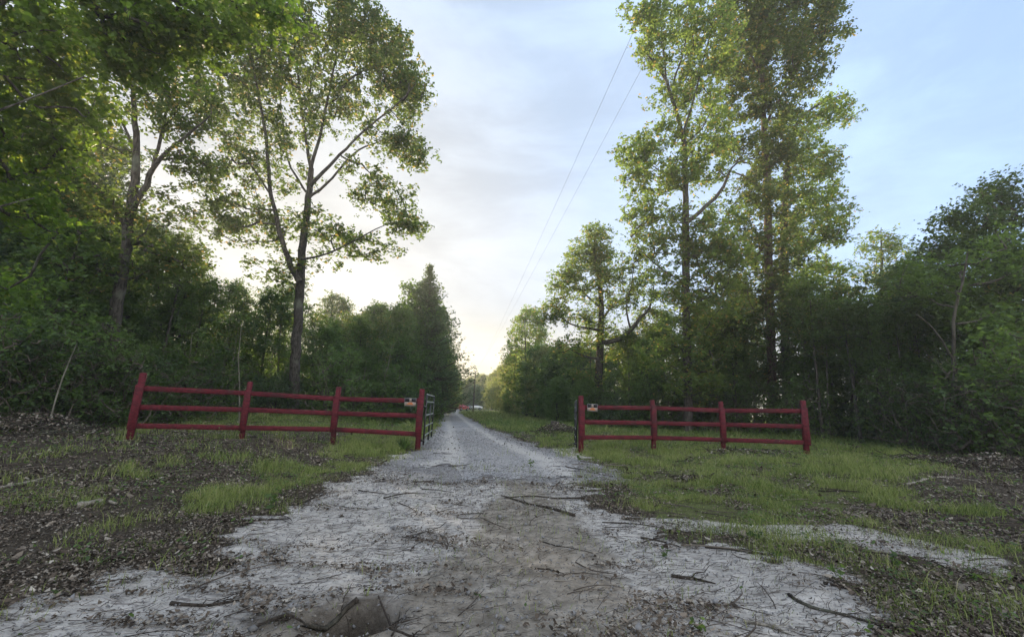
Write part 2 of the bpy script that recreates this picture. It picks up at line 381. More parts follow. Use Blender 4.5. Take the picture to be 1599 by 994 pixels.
# gravel drive: a sheet of its own from the gate onwards, ragged edges
ys = np.concatenate([np.arange(8.0, 30, 0.12), np.arange(30, 150, 0.6)]); us = np.linspace(-1, 1, 33)
YY, UU = np.meshgrid(ys, us, indexing='ij')
wd = road_w(YY)*(1.0+0.30*(fbm(YY*0.8, np.sign(UU)*9+0*YY, 71)-0.5)+0.16*(vnoise(YY*4, np.sign(UU)*5, 72)-0.5))
XX = road_c(YY)+UU*wd
y0 = 0.9*(vnoise(UU*4, 0*UU, 75)-0.5)+0.5*(vnoise(UU*13, 0*UU, 76)-0.5)+0.8*UU**2
YY2 = YY + np.maximum(0, 1-(YY-8.0)/3.0)*y0*1.6
ZZ = ground_z(XX, YY2)+0.009-0.045*np.abs(UU)**8
id2 = np.arange(XX.size).reshape(XX.shape)
f2 = np.stack([id2[:-1, :-1], id2[:-1, 1:], id2[1:, 1:], id2[1:, :-1]], -1).reshape(-1, 4)
m = MT('road_gravel'); co = m.n('ShaderNodeNewGeometry').outputs['Position']
u_ = m.attr('across')
nb = m.noise(co, 1.1, 5, 0.6); nf = m.noise(co, 55, 4, 0.75); nm = m.noise(co, 9, 5, 0.7)
vo = m.n('ShaderNodeTexVoronoi', {'Vector': co, 'Scale': 40.0}); vd = vo.outputs['Distance']
vs = m.n('ShaderNodeSeparateColor', {0: vo.outputs['Color']}).outputs[0]
st1 = m.mix(vs, (0.23, 0.23, 0.237), (0.42, 0.42, 0.425))
st1 = m.mix(m.rng(vd, 0.3, 0.7), st1, (0.16, 0.16, 0.165))
dirt = m.mix(m.rng(nf, 0.35, 0.65), (0.30, 0.285, 0.27), (0.50, 0.485, 0.46))
trk = m.math('SUBTRACT', 1.0, m.math('MULTIPLY', m.math('ABSOLUTE', m.math('SUBTRACT', m.math('ABSOLUTE', u_), 0.52)), 4.5), clamp=True)
f_ = m.rng(m.math('MULTIPLY_ADD', trk, 0.35, m.math('MULTIPLY_ADD', nm, 0.5, m.math('MULTIPLY', nb, 0.6))), 0.42, 0.90)
c = m.mix(f_, st1, dirt)
RMAT = m.done(m.bsdf(c, 0.9, m.bump(m.math('MULTIPLY_ADD', vd, -0.6, nm), 0.6, 0.02), 0.2))
road = mesh_np('gravel_road', np.stack([XX.ravel(), YY2.ravel(), ZZ.ravel()], 1), [f2], RMAT, None, True, {'across': UU.ravel()})
tag(road, 'blue grey gravel drive running back between the woods', 'road', kind='structure')

# ------------------------------------------------------------------ foliage machinery
def leaf_tpl(kind):
    if kind == 'oak':      # oblong leaf, 6 points
        v = [(0, 0, 0), (.35, .22, .03), (.72, .26, .02), (1, 0, -.08), (.72, -.26, .02), (.35, -.22, .03)]
    elif kind == 'diamond':
        v = [(0, 0, 0), (.5, .30, .05), (1, 0, -.06), (.5, -.30, .05)]
    elif kind == 'maple':
        v = [(0, 0, 0), (.05, .34, -.02), (.38, .26, .02), (.62, .52, -.06), (.66, .17, .03), (1, 0, -.08), (.66, -.17, .03), (.62, -.52, -.06), (.38, -.26, .02), (.05, -.34, -.02)]
    elif kind == 'needle':
        v = [(0, 0, 0), (.4, .10, 0), (1, 0, .02), (.4, -.10, 0)]
    return np.array(v, float)
def leaves_mesh(name, pos, size, mat, parent, kind='diamond', droop=0.25, upb=0.9, rng=RNG, org=None):
    """pos: centres; builds leaves with random headings, faces mostly tilted skywards"""
    n = len(pos); T = leaf_tpl(kind); k = len(T)
    az = rng.uniform(0, 2*math.pi, n)
    if org is not None:      # point outwards from org
        d = pos-org; az = np.arctan2(d[:, 1], d[:, 0])+rng.normal(0, 0.8, n)
    a = np.stack([np.cos(az), np.sin(az), rng.normal(-droop, 0.4, n)], 1); a /= np.linalg.norm(a, axis=1)[:, None]
    nn = np.stack([rng.normal(0, 0.6, n), rng.normal(0, 0.6, n), np.abs(rng.normal(upb, 0.5, n))], 1)
    b = np.cross(nn, a); b /= np.linalg.norm(b, axis=1)[:, None]+1e-9
    c = np.cross(a, b)
    s = size*rng.uniform(0.6, 1.35, n)
    v = pos[:, None]+s[:, None, None]*((T[None, :, 0:1]-0.4)*a[:, None]+T[None, :, 1:2]*b[:, None]+T[None, :, 2:3]*c[:, None])
    f = (np.arange(n)[:, None]*k+np.arange(k)[None]).astype(np.int64)
    tint = np.repeat(rng.uniform(0, 1, n), k)
    return mesh_np(name, v.reshape(-1, 3), [f], mat, parent, False, {'tint': tint})

def resample(p, step):
    p = np.asarray(p, float)
    # smooth by Catmull-Rom
    q = []
    n = len(p)
    for i in range(n-1):
        p0, p1, p2, p3 = p[max(i-1, 0)], p[i], p[i+1], p[min(i+2, n-1)]
        L_ = np.linalg.norm((p2-p1)[:3]); m_ = max(2, int(L_/step))
        for t in np.arange(m_)/m_:
            q.append(0.5*((2*p1)+(-p0+p2)*t+(2*p0-5*p1+4*p2-p3)*t*t+(-p0+3*p1-3*p2+p3)*t**3))
    q.append(p[-1]); return np.array(q)

def grow(paths, targets, rng, tip=0.010, up_pen=0.7, minlen=0.0, wig=0.06):
    """paths: explicit [(x,y,z,r)...]; targets: clump centres. Returns tubes and branch ends."""
    tubes = []; sk = []
    for p in paths:
        q = resample(p, 0.35)
        w_ = rng.normal(0, wig*0.35, (len(q), 3)); w_[:, 2] *= 0.3; w_[0] = 0
        q[:, :3] += w_*np.minimum(1, q[:, 3:4]*12)
        tubes.append([q[:, :3], q[:, 3]]); sk.append(q[:, :3])
    S = np.concatenate(sk)
    own = np.concatenate([np.full(len(s), i) for i, s in enumerate(sk)])
    rad_known = np.concatenate([t[1] for t in tubes])
    cap = np.zeros((len(S)+len(targets)*40, 3)); cap[:len(S)] = S; n = len(S)
    par = -np.ones(len(cap), int); load = np.zeros(len(cap))
    chains = []
    order = np.argsort([np.min(np.linalg.norm(S-t, axis=1)) for t in targets]) if len(targets) else []
    nfix = n
    for ti in order:
        t = targets[ti]
        d = cap[:n]-t; dist = np.linalg.norm(d, axis=1)
        cost = dist + up_pen*np.maximum(0, d[:, 2]+0.25*dist)
        i = int(np.argmin(cost)); s = cap[i]
        Ld = dist[i]
        if Ld < 0.05: continue
        k = max(2, min(30, int(Ld/0.3)+1))
        ctrl = s+(t-s)*0.5+np.array([0, 0, -0.10*Ld])+rng.normal(0, 0.08*Ld, 3)
        tt = np.linspace(0, 1, k+1)[:, None]
        q = (1-tt)**2*s+2*tt*(1-tt)*ctrl+tt**2*t
        q[1:-1] += rng.normal(0, 0.03, (k-1, 3))
        ids = [i]
        for j in range(1, k+1):
            cap[n] = q[j]; par[n] = ids[-1]; ids.append(n); n += 1
        chains.append(ids)
    for ch in chains:
        j = ch[-1]
        while j >= nfix: load[j] += 1; j = par[j]
    ends = []
    for ch in chains:
        q = cap[ch]; ld = load[ch].copy(); ld[0] = ld[1]
        r = tip*np.maximum(ld, 0.6)**0.45; r[-1] *= 0.5
        tubes.append([q, r]); ends.append(q)
    return tubes, ends
def wood_mesh(tubes, mat, parent, name='trunk', flare=None, rmin=0.0):
    V = []; Fq = []; n = 0
    for q, r in tubes:
        if len(q) < 2 or r.max() < rmin: continue
        k = 12 if r.max() > 0.12 else (7 if r.max() > 0.04 else (5 if r.max() > 0.018 else 3))
        if len(q) > 4 and r.max() < 0.03: q = q[::2] if len(q) % 2 else np.concatenate([q[:-1:2], q[-1:]]); r = r[::2] if len(r) % 2 else np.concatenate([r[:-1:2], r[-1:]])
        v, f = tube_np(q, r, k); V.append(v); Fq.append(f+n); n += len(v)
    V = np.concatenate(V)
    return mesh_np(name, V, [np.concatenate(Fq)], mat, parent, True)
def clump_leaves(ends, per, sig, rng, flat=0.75, sub=8):
    """leaves sit in small whorls spread round each twig end"""
    out = []
    for q in ends:
        ns = max(1, rng.poisson(per/sub))
        seg = q[max(0, len(q)-4):]
        t = rng.uniform(0, 1, ns)**0.6*(len(seg)-1)
        i = np.minimum(t.astype(int), len(seg)-2); fr = (t-i)[:, None]
        base = seg[i]*(1-fr)+seg[i+1]*fr
        g = rng.normal(0, sig*rng.uniform(0.7, 1.25), (ns, 3)); g[:, 2] *= flat
        c = base+g
        k = rng.poisson(sub, ns); c = np.repeat(c, k, axis=0)
        h = rng.normal(0, sig*.30, c.shape); h[:, 2] *= .8
        out.append(c+h)
    return np.concatenate(out)
def blob_targets(blobs, rng):
    """blobs: centre, radii(3), count: points biased to the shell"""
    T = []
    for c, r, n in blobs:
        v = rng.normal(0, 1, (n, 3)); v /= np.linalg.norm(v, axis=1)[:, None]
        rr = rng.uniform(0.12, 1, n)**0.45
        T.append(np.array(c)+v*rr[:, None]*np.array(r))
    return np.concatenate(T)
def hero(name, label, cat, base, paths, blobs, leafkind, mat, bark, per=38, sig=0.26, size=0.12, seed=1, tip=0.010, group=None, droop=0.25, dens=1.0):
    """tree with drawn trunk/limbs and crown clumps, world coordinates, hung on an Empty at its base"""
    rng = np.random.default_rng(seed)
    base = np.array(base)
    root = empty(name, base); tag(root, label, cat, group)
    T = blob_targets([(c_, r_, int(n_*dens)) for c_, r_, n_ in blobs], rng)
    tubes, ends = grow(paths, T, rng, tip)
    tubes = [[q-base, r] for q, r in tubes]; ends = [q-base for q in ends]
    wood_mesh(tubes, bark, root)
    pos = clump_leaves(ends, per, sig, rng)
    leaves_mesh('crown', pos, size, mat, root, leafkind, droop, rng=rng)
    return root
def IP(lst, d0):
    """limb drawn as (px, py, r[, d])"""
    return [(*P(a[0], a[1], a[3] if len(a) > 3 else d0), a[2]) for a in lst]
def IB(lst, d0):
    """crown clumps drawn as (px, py, rx_px, ry_px, count[, d, depth_radius])"""
    out = []
    for a in lst:
        d = a[5] if len(a) > 5 else d0
        rx = a[2]/F_PX*d; rz = a[3]/F_PX*d; ry = a[6] if len(a) > 6 else min(2.2, 0.5*(rx+rz))
        out.append((P(a[0], a[1], d), (rx, ry, rz), a[4]))
    return out

def base_at(px, d):
    """ground point under a pixel column at depth d"""
    z = 0.2
    for _ in range(4):
        # solve for the row whose point lies on the ground
        a = P(px, 600, d); b = P(px, 700, d)
        t = (z-a[2])/(b[2]-a[2]); q = a+(b-a)*t; z = gz(q[0], q[1])
    return np.array([q[0], q[1], z])
def trunk_from(px, d, rest, r0):
    b = base_at(px, d)
    return [(b[0], b[1], b[2]-0.15, r0*1.5), (b[0], b[1], b[2]+0.12, r0*1.2), (b[0], b[1], b[2]+0.5, r0)] + IP(rest, d)

# ------------------------------------------------------------------ drawn trees
# tall forked oak behind the long red fence
D = 21
b = base_at(456, D)
hero('oak_tree', 'tall forked oak with grey trunk behind the long fence against the glow', 'tree', b,
 [trunk_from(456, D, [(461, 560, .235), (466, 490, .215), (469, 437, .20), (474, 370, .17), (481, 310, .15), (486, 262, .125)], .26),
  IP([(468, 440, .15), (448, 400, .12), (432, 340, .10), (421, 290, .085), (417, 230, .07), (408, 170, .06), (396, 110, .045), (380, 50, .03), (372, -30, .02)], D-.6),
  IP([(486, 264, .09), (478, 220, .07), (470, 160, .055), (462, 90, .04), (455, 10, .03), (450, -60, .02)], D+.4),
  IP([(486, 264, .09), (500, 210, .07), (512, 150, .055), (524, 90, .045), (530, 20, .03), (540, -50, .02)], D),
  IP([(484, 290, .10), (505, 268, .08), (540, 232, .06), (580, 195, .045), (625, 158, .03), (650, 130, .015)], D-1.2),
  IP([(481, 310, .08), (520, 278, .06), (552, 240, .05), (590, 222, .03), (640, 205, .015)], D+1.0),
  IP([(470, 405, .06), (510, 396, .045), (560, 372, .035), (600, 352, .02), (640, 345, .01)], D-.8),
  IP([(478, 300, .06), (450, 250, .05), (440, 180, .04), (436, 100, .03), (430, 20, .02)], D+1.6),
  IP([(420, 300, .05), (390, 255, .035), (350, 215, .02), (320, 190, .01)], D-.4)],
 IB([(505, 20, 95, 62, 75), (450, 70, 85, 70, 60), (395, 40, 70, 75, 50), (590, 60, 42, 52, 34), (615, 110, 40, 48, 34), (560, 120, 55, 50, 26), (645, 145, 26, 42, 18),
     (600, 200, 62, 40, 22), (645, 240, 30, 24, 15), (572, 262, 50, 16, 6), (590, 305, 50, 30, 22), (635, 348, 34, 20, 15), (592, 390, 28, 18, 7), (535, 385, 45, 32, 12),
     (350, 150, 50, 60, 26), (385, 210, 55, 60, 26), (350, 290, 50, 45, 26), (395, 350, 60, 38, 30), (330, 345, 40, 30, 12), (440, 420, 60, 26, 12), (500, 350, 45, 30, 14),
     (440, 160, 60, 60, 26), (510, 160, 50, 60, 26), (430, 260, 55, 45, 14), (380, 100, 70, 60, 30)], D),
 'oak', LF['oak'], BARK, 62, .27, .15, 11, dens=1.95)

# dark oak at the far left, in the wood edge
D = 14.5
hero('oak_tree', 'stout dark oak leaning out of the shaded wood at the far left', 'tree', base_at(160, D),
 [trunk_from(158, D, [(172, 560, .20), (184, 470, .18), (195, 400, .165), (204, 330, .15), (210, 285, .13), (213, 240, .105), (211, 190, .085), (208, 140, .065), (204, 80, .04), (198, 20, .02)], .215),
  IP([(206, 330, .11), (228, 288, .095), (240, 262, .075), (262, 235, .06), (300, 205, .04), (330, 180, .02)], D-.3),
  IP([(238, 268, .06), (252, 210, .05), (262, 160, .035), (275, 130, .02), (278, 80, .012)], D),
  IP([(200, 360, .06), (160, 300, .05), (110, 260, .03), (60, 240, .015)], D+.5),
  IP([(212, 245, .05), (190, 190, .04), (150, 140, .03), (120, 90, .02)], D+.8)],
 IB([(190, 60, 80, 60, 34), (270, 110, 60, 55, 26), (300, 180, 50, 40, 24), (240, 165, 45, 40, 14), (120, 130, 60, 60, 26), (80, 240, 70, 50, 34), (300, 255, 45, 30, 16),
     (140, 320, 60, 40, 26), (255, 330, 50, 40, 16), (60, 340, 60, 50, 30), (235, 400, 45, 30, 14), (110, 420, 60, 40, 30), (290, 400, 40, 28, 16), (150, 210, 50, 50, 20)], D),
 'oak', LF['oak'], BARK, 60, .26, .125, 12, dens=1.5)

# overhanging maple, trunk out of frame on the left, near the camera
hero('maple_tree', 'overhanging maple with big bright green leaves filling the top left corner', 'tree', (-10.2, 4.2, gz(-10.2, 4.2)),
 [[(-10.2, 4.2, gz(-10.2, 4.2)-.2, .26), (-10.0, 4.4, 2.2, .20), (-9.7, 4.8, 4.5, .16), (-9.2, 5.2, 7.0, .12), (-8.6, 5.6, 9.5, .07), (-8.2, 5.8, 11, .03)],
  [(-9.9, 4.6, 3.4, .05), (-8.8, 5.4, 4.6, .022), (-7.9, 5.8, 5.6, .013), (-7.3, 6.1, 6.4, .012)],
  [(-10.0, 4.4, 2.6, .05), (-9.8, 6.4, 3.8, .03), (-9.4, 7.6, 4.9, .012)]],
 IB([(30, 40, 90, 60, 26, 7.5, .9), (60, 150, 90, 50, 24, 8, .9), (-40, 250, 60, 60, 16, 8, .9), (40, 330, 55, 40, 9, 9, .8), (180, 20, 60, 40, 20, 8.5, .9), (200, 95, 38, 40, 15, 9, .6),
     (300, 30, 80, 26, 26, 9, .7), (400, 8, 60, 24, 16, 9.5, .6), (255, 70, 40, 30, 10, 9, .6), (330, 75, 30, 18, 6, 9.5, .5), (-80, 100, 70, 120, 20, 7.5, 1), (90, 240, 50, 30, 8, 9, .7), (10, 440, 40, 30, 6, 10, .8)], 8),
 'maple', LF['maple'], BARK, 84, .26, .102, 13, droop=0.45, dens=1.35)

# sunlit oak in the middle of the right-hand row
D = 28
hero('oak_tree', 'spreading oak with one thick bent limb behind the near end post of the shorter fence', 'tree', base_at(934, D),
 [trunk_from(933, D, [(935, 590, .26), (937, 545, .25), (938, 515, .22), (939, 480, .18), (936, 445, .14), (932, 415, .10), (928, 385, .06), (930, 355, .025)], .28),
  IP([(940, 535, .16), (965, 530, .15), (985, 515, .13), (1000, 495, .10), (1014, 480, .06), (1022, 440, .03)], D-1),
  IP([(985, 515, .07), (978, 480, .05), (985, 450, .03), (990, 410, .02)], D-1),
  IP([(939, 500, .09), (955, 480, .07), (978, 470, .05), (990, 440, .03)], D+1),
  IP([(937, 515, .10), (915, 512, .08), (890, 505, .05), (868, 490, .02)], D-.5),
  IP([(938, 480, .08), (920, 465, .06), (905, 450, .04), (888, 430, .02)], D+.5),
  IP([(933, 560, .08), (910, 555, .05), (890, 545, .03)], D-1)],
 IB([(932, 378, 26, 30, 30), (905, 400, 26, 30, 24), (955, 415, 30, 30, 24), (925, 430, 42, 30, 34), (880, 440, 26, 28, 22), (862, 485, 26, 24, 20), (900, 480, 32, 26, 22), (960, 470, 34, 26, 20), (992, 435, 28, 40, 24),
     (1003, 385, 20, 24, 12), (935, 520, 40, 24, 24), (895, 540, 35, 22, 22), (975, 545, 35, 20, 16), (1015, 470, 22, 26, 12), (915, 580, 35, 20, 14)], D),
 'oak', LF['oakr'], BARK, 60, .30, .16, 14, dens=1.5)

# tall straight oak behind the shorter fence
D = 22
hero('oak_tree', 'tall slender oak whose bare dark trunk stands behind the middle of the shorter fence', 'tree', base_at(1074, D),
 [trunk_from(1075, D, [(1074, 590, .215), (1072, 520, .20), (1071, 450, .19), (1071, 400, .185), (1070, 345, .175), (1071, 300, .14), (1070, 250, .125), (1066, 215, .115), (1057, 180, .10), (1048, 150, .085), (1038, 120, .07), (1022, 98, .05), (1005, 80, .03)], .235),
  IP([(1071, 348, .10), (1095, 328, .10), (1115, 310, .09), (1130, 290, .075), (1143, 262, .05), (1160, 250, .03), (1185, 246, .012)], D-.8),
  IP([(1070, 300, .07), (1050, 285, .05), (1032, 268, .035), (1012, 255, .02), (985, 245, .012)], D+.6),
  IP([(1055, 178, .06), (1052, 130, .05), (1068, 80, .04), (1075, 20, .03), (1085, -60, .02)], D+.5),
  IP([(1066, 210, .06), (1082, 160, .05), (1094, 110, .04), (1110, 50, .03), (1130, -40, .02)], D-.5),
  IP([(1040, 125, .05), (1034, 70, .035), (1010, 30, .02), (990, 10, .012)], D),
  IP([(1070, 440, .05), (1040, 425, .04), (1010, 400, .02), (985, 370, .01)], D)],
 IB([(1000, 20, 34, 26, 22), (1020, 75, 38, 36, 28), (1070, 30, 46, 50, 40), (1110, 70, 50, 60, 46), (1060, 110, 40, 34, 20), (1090, 160, 46, 40, 28), (1110, 210, 44, 36, 26), (1040, 165, 24, 30, 6),
     (1030, 215, 40, 26, 22), (990, 240, 38, 24, 24), (1015, 280, 44, 30, 30), (1060, 260, 40, 40, 24), (1110, 265, 42, 30, 22), (1000, 325, 28, 34, 22), (1040, 335, 34, 24, 12),
     (1010, 360, 26, 20, 8), (1050, 385, 40, 30, 26), (1100, 370, 46, 34, 34), (1130, 410, 40, 36, 32), (1040, 440, 40, 30, 22), (1090, 460, 46, 40, 36), (1060, 520, 44, 34, 28), (1105, 540, 44, 36, 26), (1030, 560, 34, 30, 16), (1130, 330, 38, 24, 14), (1130, 400, 50, 40, 34), (1120, 480, 50, 40, 40), (1060, 590, 44, 34, 22), (1100, 600, 40, 34, 24)], D),
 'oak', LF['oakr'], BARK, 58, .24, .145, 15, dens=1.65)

# two big trunks side by side, tops out of frame
D = 24
hero('hardwood_tree', 'very tall dense hardwood with reddish brown trunk, nearer of the close pair', 'tree', base_at(1208, D),
 [trunk_from(1210, D, [(1206, 590, .24), (1203, 500, .23), (1200, 400, .215), (1199, 340, .20), (1197, 270, .18), (1193, 200, .15), (1190, 120, .12), (1186, 40, .09), (1180, -60, .05), (1180, -140, .02)], .27),
  IP([(1193, 200, .08), (1225, 140, .06), (1255, 80, .04), (1290, 20, .02)], D),
  IP([(1190, 120, .07), (1160, 60, .05), (1140, 0, .03), (1130, -60, .015)], D-.6),
  IP([(1198, 300, .06), (1160, 275, .05), (1120, 260, .02)], D-.5)],
 IB([(1180, 20, 60, 50, 56), (1240, 30, 55, 50, 56), (1290, 45, 36, 42, 36), (1150, 90, 50, 45, 44), (1210, 100, 55, 44, 56), (1262, 110, 34, 36, 30), (1150, 160, 46, 36, 36), (1210, 170, 48, 36, 40),
     (1140, 225, 34, 22, 16), (1215, 235, 40, 30, 26), (1170, 300, 38, 34, 24), (1160, 380, 44, 40, 40), (1180, 450, 50, 44, 50), (1150, 520, 46, 40, 40), (1190, 580, 50, 36, 36), (1220, -60, 90, 50, 60), (1300, -40, 50, 40, 26), (1190, 240, 50, 44, 34), (1210, 310, 44, 40, 34), (1215, 390, 44, 44, 44), (1225, 470, 50, 44, 44), (1150, 20, 50, 50, 34), (1205, 60, 60, 60, 40)], D),
 'oak', LF['oak'], BARKR, 58, .25, .15, 16, dens=1.7)
D = 25.5
hero('hardwood_tree', 'dense hardwood just beside and behind its reddish twin, ragged light green right edge', 'tree', base_at(1230, D),
 [trunk_from(1231, D, [(1228, 590, .24), (1226, 500, .23), (1224, 400, .21), (1225, 340, .19), (1228, 270, .16), (1238, 210, .12), (1255, 180, .08), (1285, 160, .05), (1310, 150, .02)], .27),
  IP([(1226, 330, .08), (1260, 290, .06), (1290, 260, .03), (1305, 240, .012)], D),
  IP([(1225, 400, .07), (1260, 380, .05), (1300, 370, .02)], D)],
 IB([(1300, 168, 30, 20, 22), (1275, 190, 30, 20, 18), (1325, 178, 14, 14, 6), (1250, 230, 34, 30, 30), (1285, 250, 28, 26, 22), (1230, 290, 34, 28, 24), (1275, 310, 34, 30, 32), (1300, 300, 16, 30, 10), (1250, 360, 44, 34, 44),
     (1295, 370, 30, 30, 26), (1240, 430, 50, 38, 50), (1300, 430, 40, 38, 40), (1260, 500, 50, 40, 50), (1310, 500, 40, 40, 36), (1270, 570, 55, 36, 44), (1265, 265, 34, 36, 30), (1270, 350, 40, 40, 36), (1310, 330, 20, 34, 14), (1245, 190, 30, 24, 18)], D),
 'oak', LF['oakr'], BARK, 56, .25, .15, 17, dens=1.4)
# big dark mass at the far right
D = 16.5
hero('hardwood_tree', 'broad dark hardwood closing the far side with a thin pale crooked trunk', 'tree', base_at(1492, D-3),
 [trunk_from(1494, D-3, [(1492, 640, .066), (1490, 600, .062), (1489, 560, .056), (1488, 520, .048), (1492, 480, .04), (1503, 440, .03), (1512, 390, .02)], .075),
  IP([(1488, 560, .04), (1470, 530, .03), (1450, 505, .02), (1430, 490, .012)], D-3),
  IP([(1494, 505, .04), (1530, 500, .03), (1560, 480, .02)], D-3)],
 IB([(1500, 420, 70, 40, 30, D-2), (1440, 440, 50, 40, 24, D-2), (1560, 400, 50, 50, 30, D-2), (1560, 500, 50, 30, 20, D-3)], D-3),
 'oak', LF['under'], BARKG, 56, .25, .12, 18)
hero('hardwood_tree', 'largest dark rounded tree at the edge of the photo on the right', 'tree', base_at(1570, D),
 [trunk_from(1572, D, [(1570, 590, .2), (1566, 530, .17), (1560, 470, .13), (1556, 400, .08), (1554, 330, .02)], .22),
  IP([(1568, 540, .08), (1510, 470, .06), (1470, 430, .02)], D), IP([(1562, 480, .08), (1600, 440, .05), (1640, 410, .02)], D)],
 IB([(1556, 296, 34, 22, 36, D+1, .6), (1508, 345, 44, 26, 50, D, .8), (1588, 335, 46, 30, 60, D+1, .7), (1470, 385, 36, 26, 36, D, .8), (1550, 385, 50, 30, 50, D, .8), (1450, 415, 40, 30, 40, D, .9), (1530, 420, 64, 34, 60, D, 1.2), (1420, 450, 46, 40, 36), (1500, 470, 70, 40, 56), (1600, 450, 60, 50, 60), (1640, 430, 50, 40, 40, D, 1),
     (1560, 580, 70, 40, 30), (1650, 520, 60, 60, 40)], D),
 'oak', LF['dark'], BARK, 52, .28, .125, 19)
D = 34
hero('oak_tree', 'small sunlit feathery treetop showing above the dark trees on the right', 'tree', base_at(1382, D),
 [trunk_from(1384, D, [(1380, 560, .18), (1378, 480, .14), (1377, 420, .10), (1376, 380, .05), (1376, 355, .02)], .2)],
 IB([(1377, 375, 20, 20, 16), (1360, 395, 24, 18, 14), (1398, 392, 22, 20, 14), (1378, 425, 40, 26, 26), (1380, 480, 55, 40, 40), (1370, 540, 60, 44, 50)], D),
 'oak', LF['oakr'], BARK, 44, .35, .19, 20, dens=1.3)

# the tall cedar at the corner of the left-hand wood
def conifer(name, label, base, h, rbase, seed, lean=(0, 0), n=330, per=52, group=None, size=.13, r_top=0.25, cat='tree'):
    rng = np.random.default_rng(seed); root = empty(name, base); tag(root, label, cat, group)
    tr = [(0, 0, -.1, h*.016+.03), (lean[0]*.5, lean[1]*.5, h*.5, h*.010), (lean[0], lean[1], h*.98, .012)]
    q = resample(tr, .35); tubes = [[q[:, :3], q[:, 3]]]; ends = []
    for i in range(n):
        u = rng.uniform(0, 1)**0.9; z = h*(0.06+0.93*u)
        rr = (rbase*(1-u)**0.88+r_top*(1-u)+.06)*rng.uniform(.35, 1.08)*(1+.25*math.sin(i*2.4+z*3))
        a = rng.uniform(0, 2*math.pi)
        s = np.array([lean[0]*z/h, lean[1]*z/h, z-rr*.15]); e_ = s+np.array([rr*math.cos(a), rr*math.sin(a), rr*rng.uniform(.0, .5)])
        t = np.linspace(0, 1, 5)[:, None]; p = s*(1-t)+e_*t; p[:, 2] -= (.12*rr*np.sin(t[:, 0]*3.1))
        tubes.append([p, np.linspace(.006+.012*rr, .003, 5)]); ends.append(p)
    wood_mesh(tubes, BARKR, root)
    pos = []
    for p in ends:
        k = rng.poisson(per*max(.12, np.linalg.norm(p[-1]-p[0])/rbase)); t = rng.uniform(.25, 1.05, k)[:, None]
        g = p[0]*(1-t)+p[-1]*t+rng.normal(0, .13, (k, 3)); pos.append(g)
    leaves_mesh('crown', np.concatenate(pos), size, LF['conif'], root, 'diamond', -.1, rng=rng)
    return root
b = base_at(662, 33); hb = (P(660, 396, 33)-b)
conifer('cedar_tree', 'tall pointed conifer rising at the roadside corner of the wood behind the metal gate', b, hb[2], 4.5, 5, lean=(hb[0]*.8, 0), n=760, per=70, size=.18, r_top=.12)

# ------------------------------------------------------------------ repeated trees, one of each kind then copies
def proto_tree(name, h, cr, cb, n, per, sig, size, mat, bark, seed, tr=0.16, stems=1, kind='oak', spread=.25):
    rng = np.random.default_rng(seed); root = empty(name, (0, 0, 0))
    paths = []
    for s in range(stems):
        a = rng.uniform(0, 6.28); o = np.array([math.cos(a), math.sin(a)])*(0 if stems == 1 else rng.uniform(.1, .45))
        l = rng.normal(0, spread, 2)*h*.25
        paths.append([(o[0], o[1], -.15, tr*1.4), (o[0]+l[0]*.1, o[1]+l[1]*.1, h*.12, tr), (o[0]+l[0]*.5, o[1]+l[1]*.5, h*.5, tr*.62), (o[0]+l[0], o[1]+l[1], h*.93, tr*.12)])
    T = []
    lean = [((q[-1][0], q[-1][1]), q) for q in paths]
    while len(T) < int(n*1.5):
        u = rng.uniform(0, 1)**.85; a = rng.uniform(0, 6.28)
        env = max(.04, 1-((u-.36)/.66)**2)**.55
        lump = .62+.55*vnoise(a*1.6+seed, u*5.0, seed)+.25*(vnoise(a*4+seed, u*11, seed+1)-.5)
        rr = cr*env*lump*rng.uniform(.1, 1)**.42
        if vnoise(a*2.2, u*6+rr, seed+9) < .22: continue
        T.append((rr*math.cos(a), rr*math.sin(a), cb+(h-cb)*u))
    T = np.array(T)
    tubes, ends = grow(paths, T, rng, .009)
    wood_mesh(tubes, bark, root)
    leaves_mesh('crown', clump_leaves(ends, per, sig, rng), size, mat, root, kind, rng=rng)
    return root
PT = {
 'oakA': proto_tree('oak_tree', 12, 3.3, 2.6, 300, 46, .30, .17, LF['oak'], BARK, 31, .20),
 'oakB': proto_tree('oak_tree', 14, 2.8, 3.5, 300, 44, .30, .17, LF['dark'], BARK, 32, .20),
 'oakC': proto_tree('oak_tree', 10, 3.0, 1.2, 300, 46, .30, .17, LF['oakr'], BARK, 33, .15),
 'youngA': proto_tree('young_tree', 6.5, 1.7, .5, 150, 42, .24, .13, LF['under'], BARK, 34, .06),
 'youngB': proto_tree('young_tree', 5.0, 1.9, .3, 150, 42, .24, .13, LF['under'], BARKP, 35, .045, 3),
 'farA': proto_tree('roadside_tree', 8.5, 2.6, .4, 260, 50, .32, .18, LF['far'], BARK, 36, .13, 2),
 'farB': proto_tree('roadside_tree', 7.5, 2.8, .3, 260, 50, .32, .18, LF['under'], BARK, 37, .12, 2),
 'shrubA': proto_tree('shrub', 2.3, 1.5, .1, 90, 40, .20, .095, LF['under'], BARK, 38, .022, 6, spread=.9),
 'shrubB': proto_tree('shrub', 1.5, 1.3, .05, 80, 36, .18, .085, LF['dark'], BARK, 39, .018, 7, spread=1.1),
 'slim': proto_tree('slim_tree', 10.0, 1.7, 4.6, 90, 44, .26, .14, LF['under'], BARK, 41, .10, spread=.3),
 'pole': proto_tree('bare_stem_tree', 9.0, 1.5, 5.0, 60, 46, .26, .14, LF['oak'], BARKP, 40, .065),
}
PT['brushA'] = proto_tree('thicket', 2.6, 1.5, .1, 150, 16, .22, .095, LF['under'], TWIG, 51, .016, 9, spread=1.2)
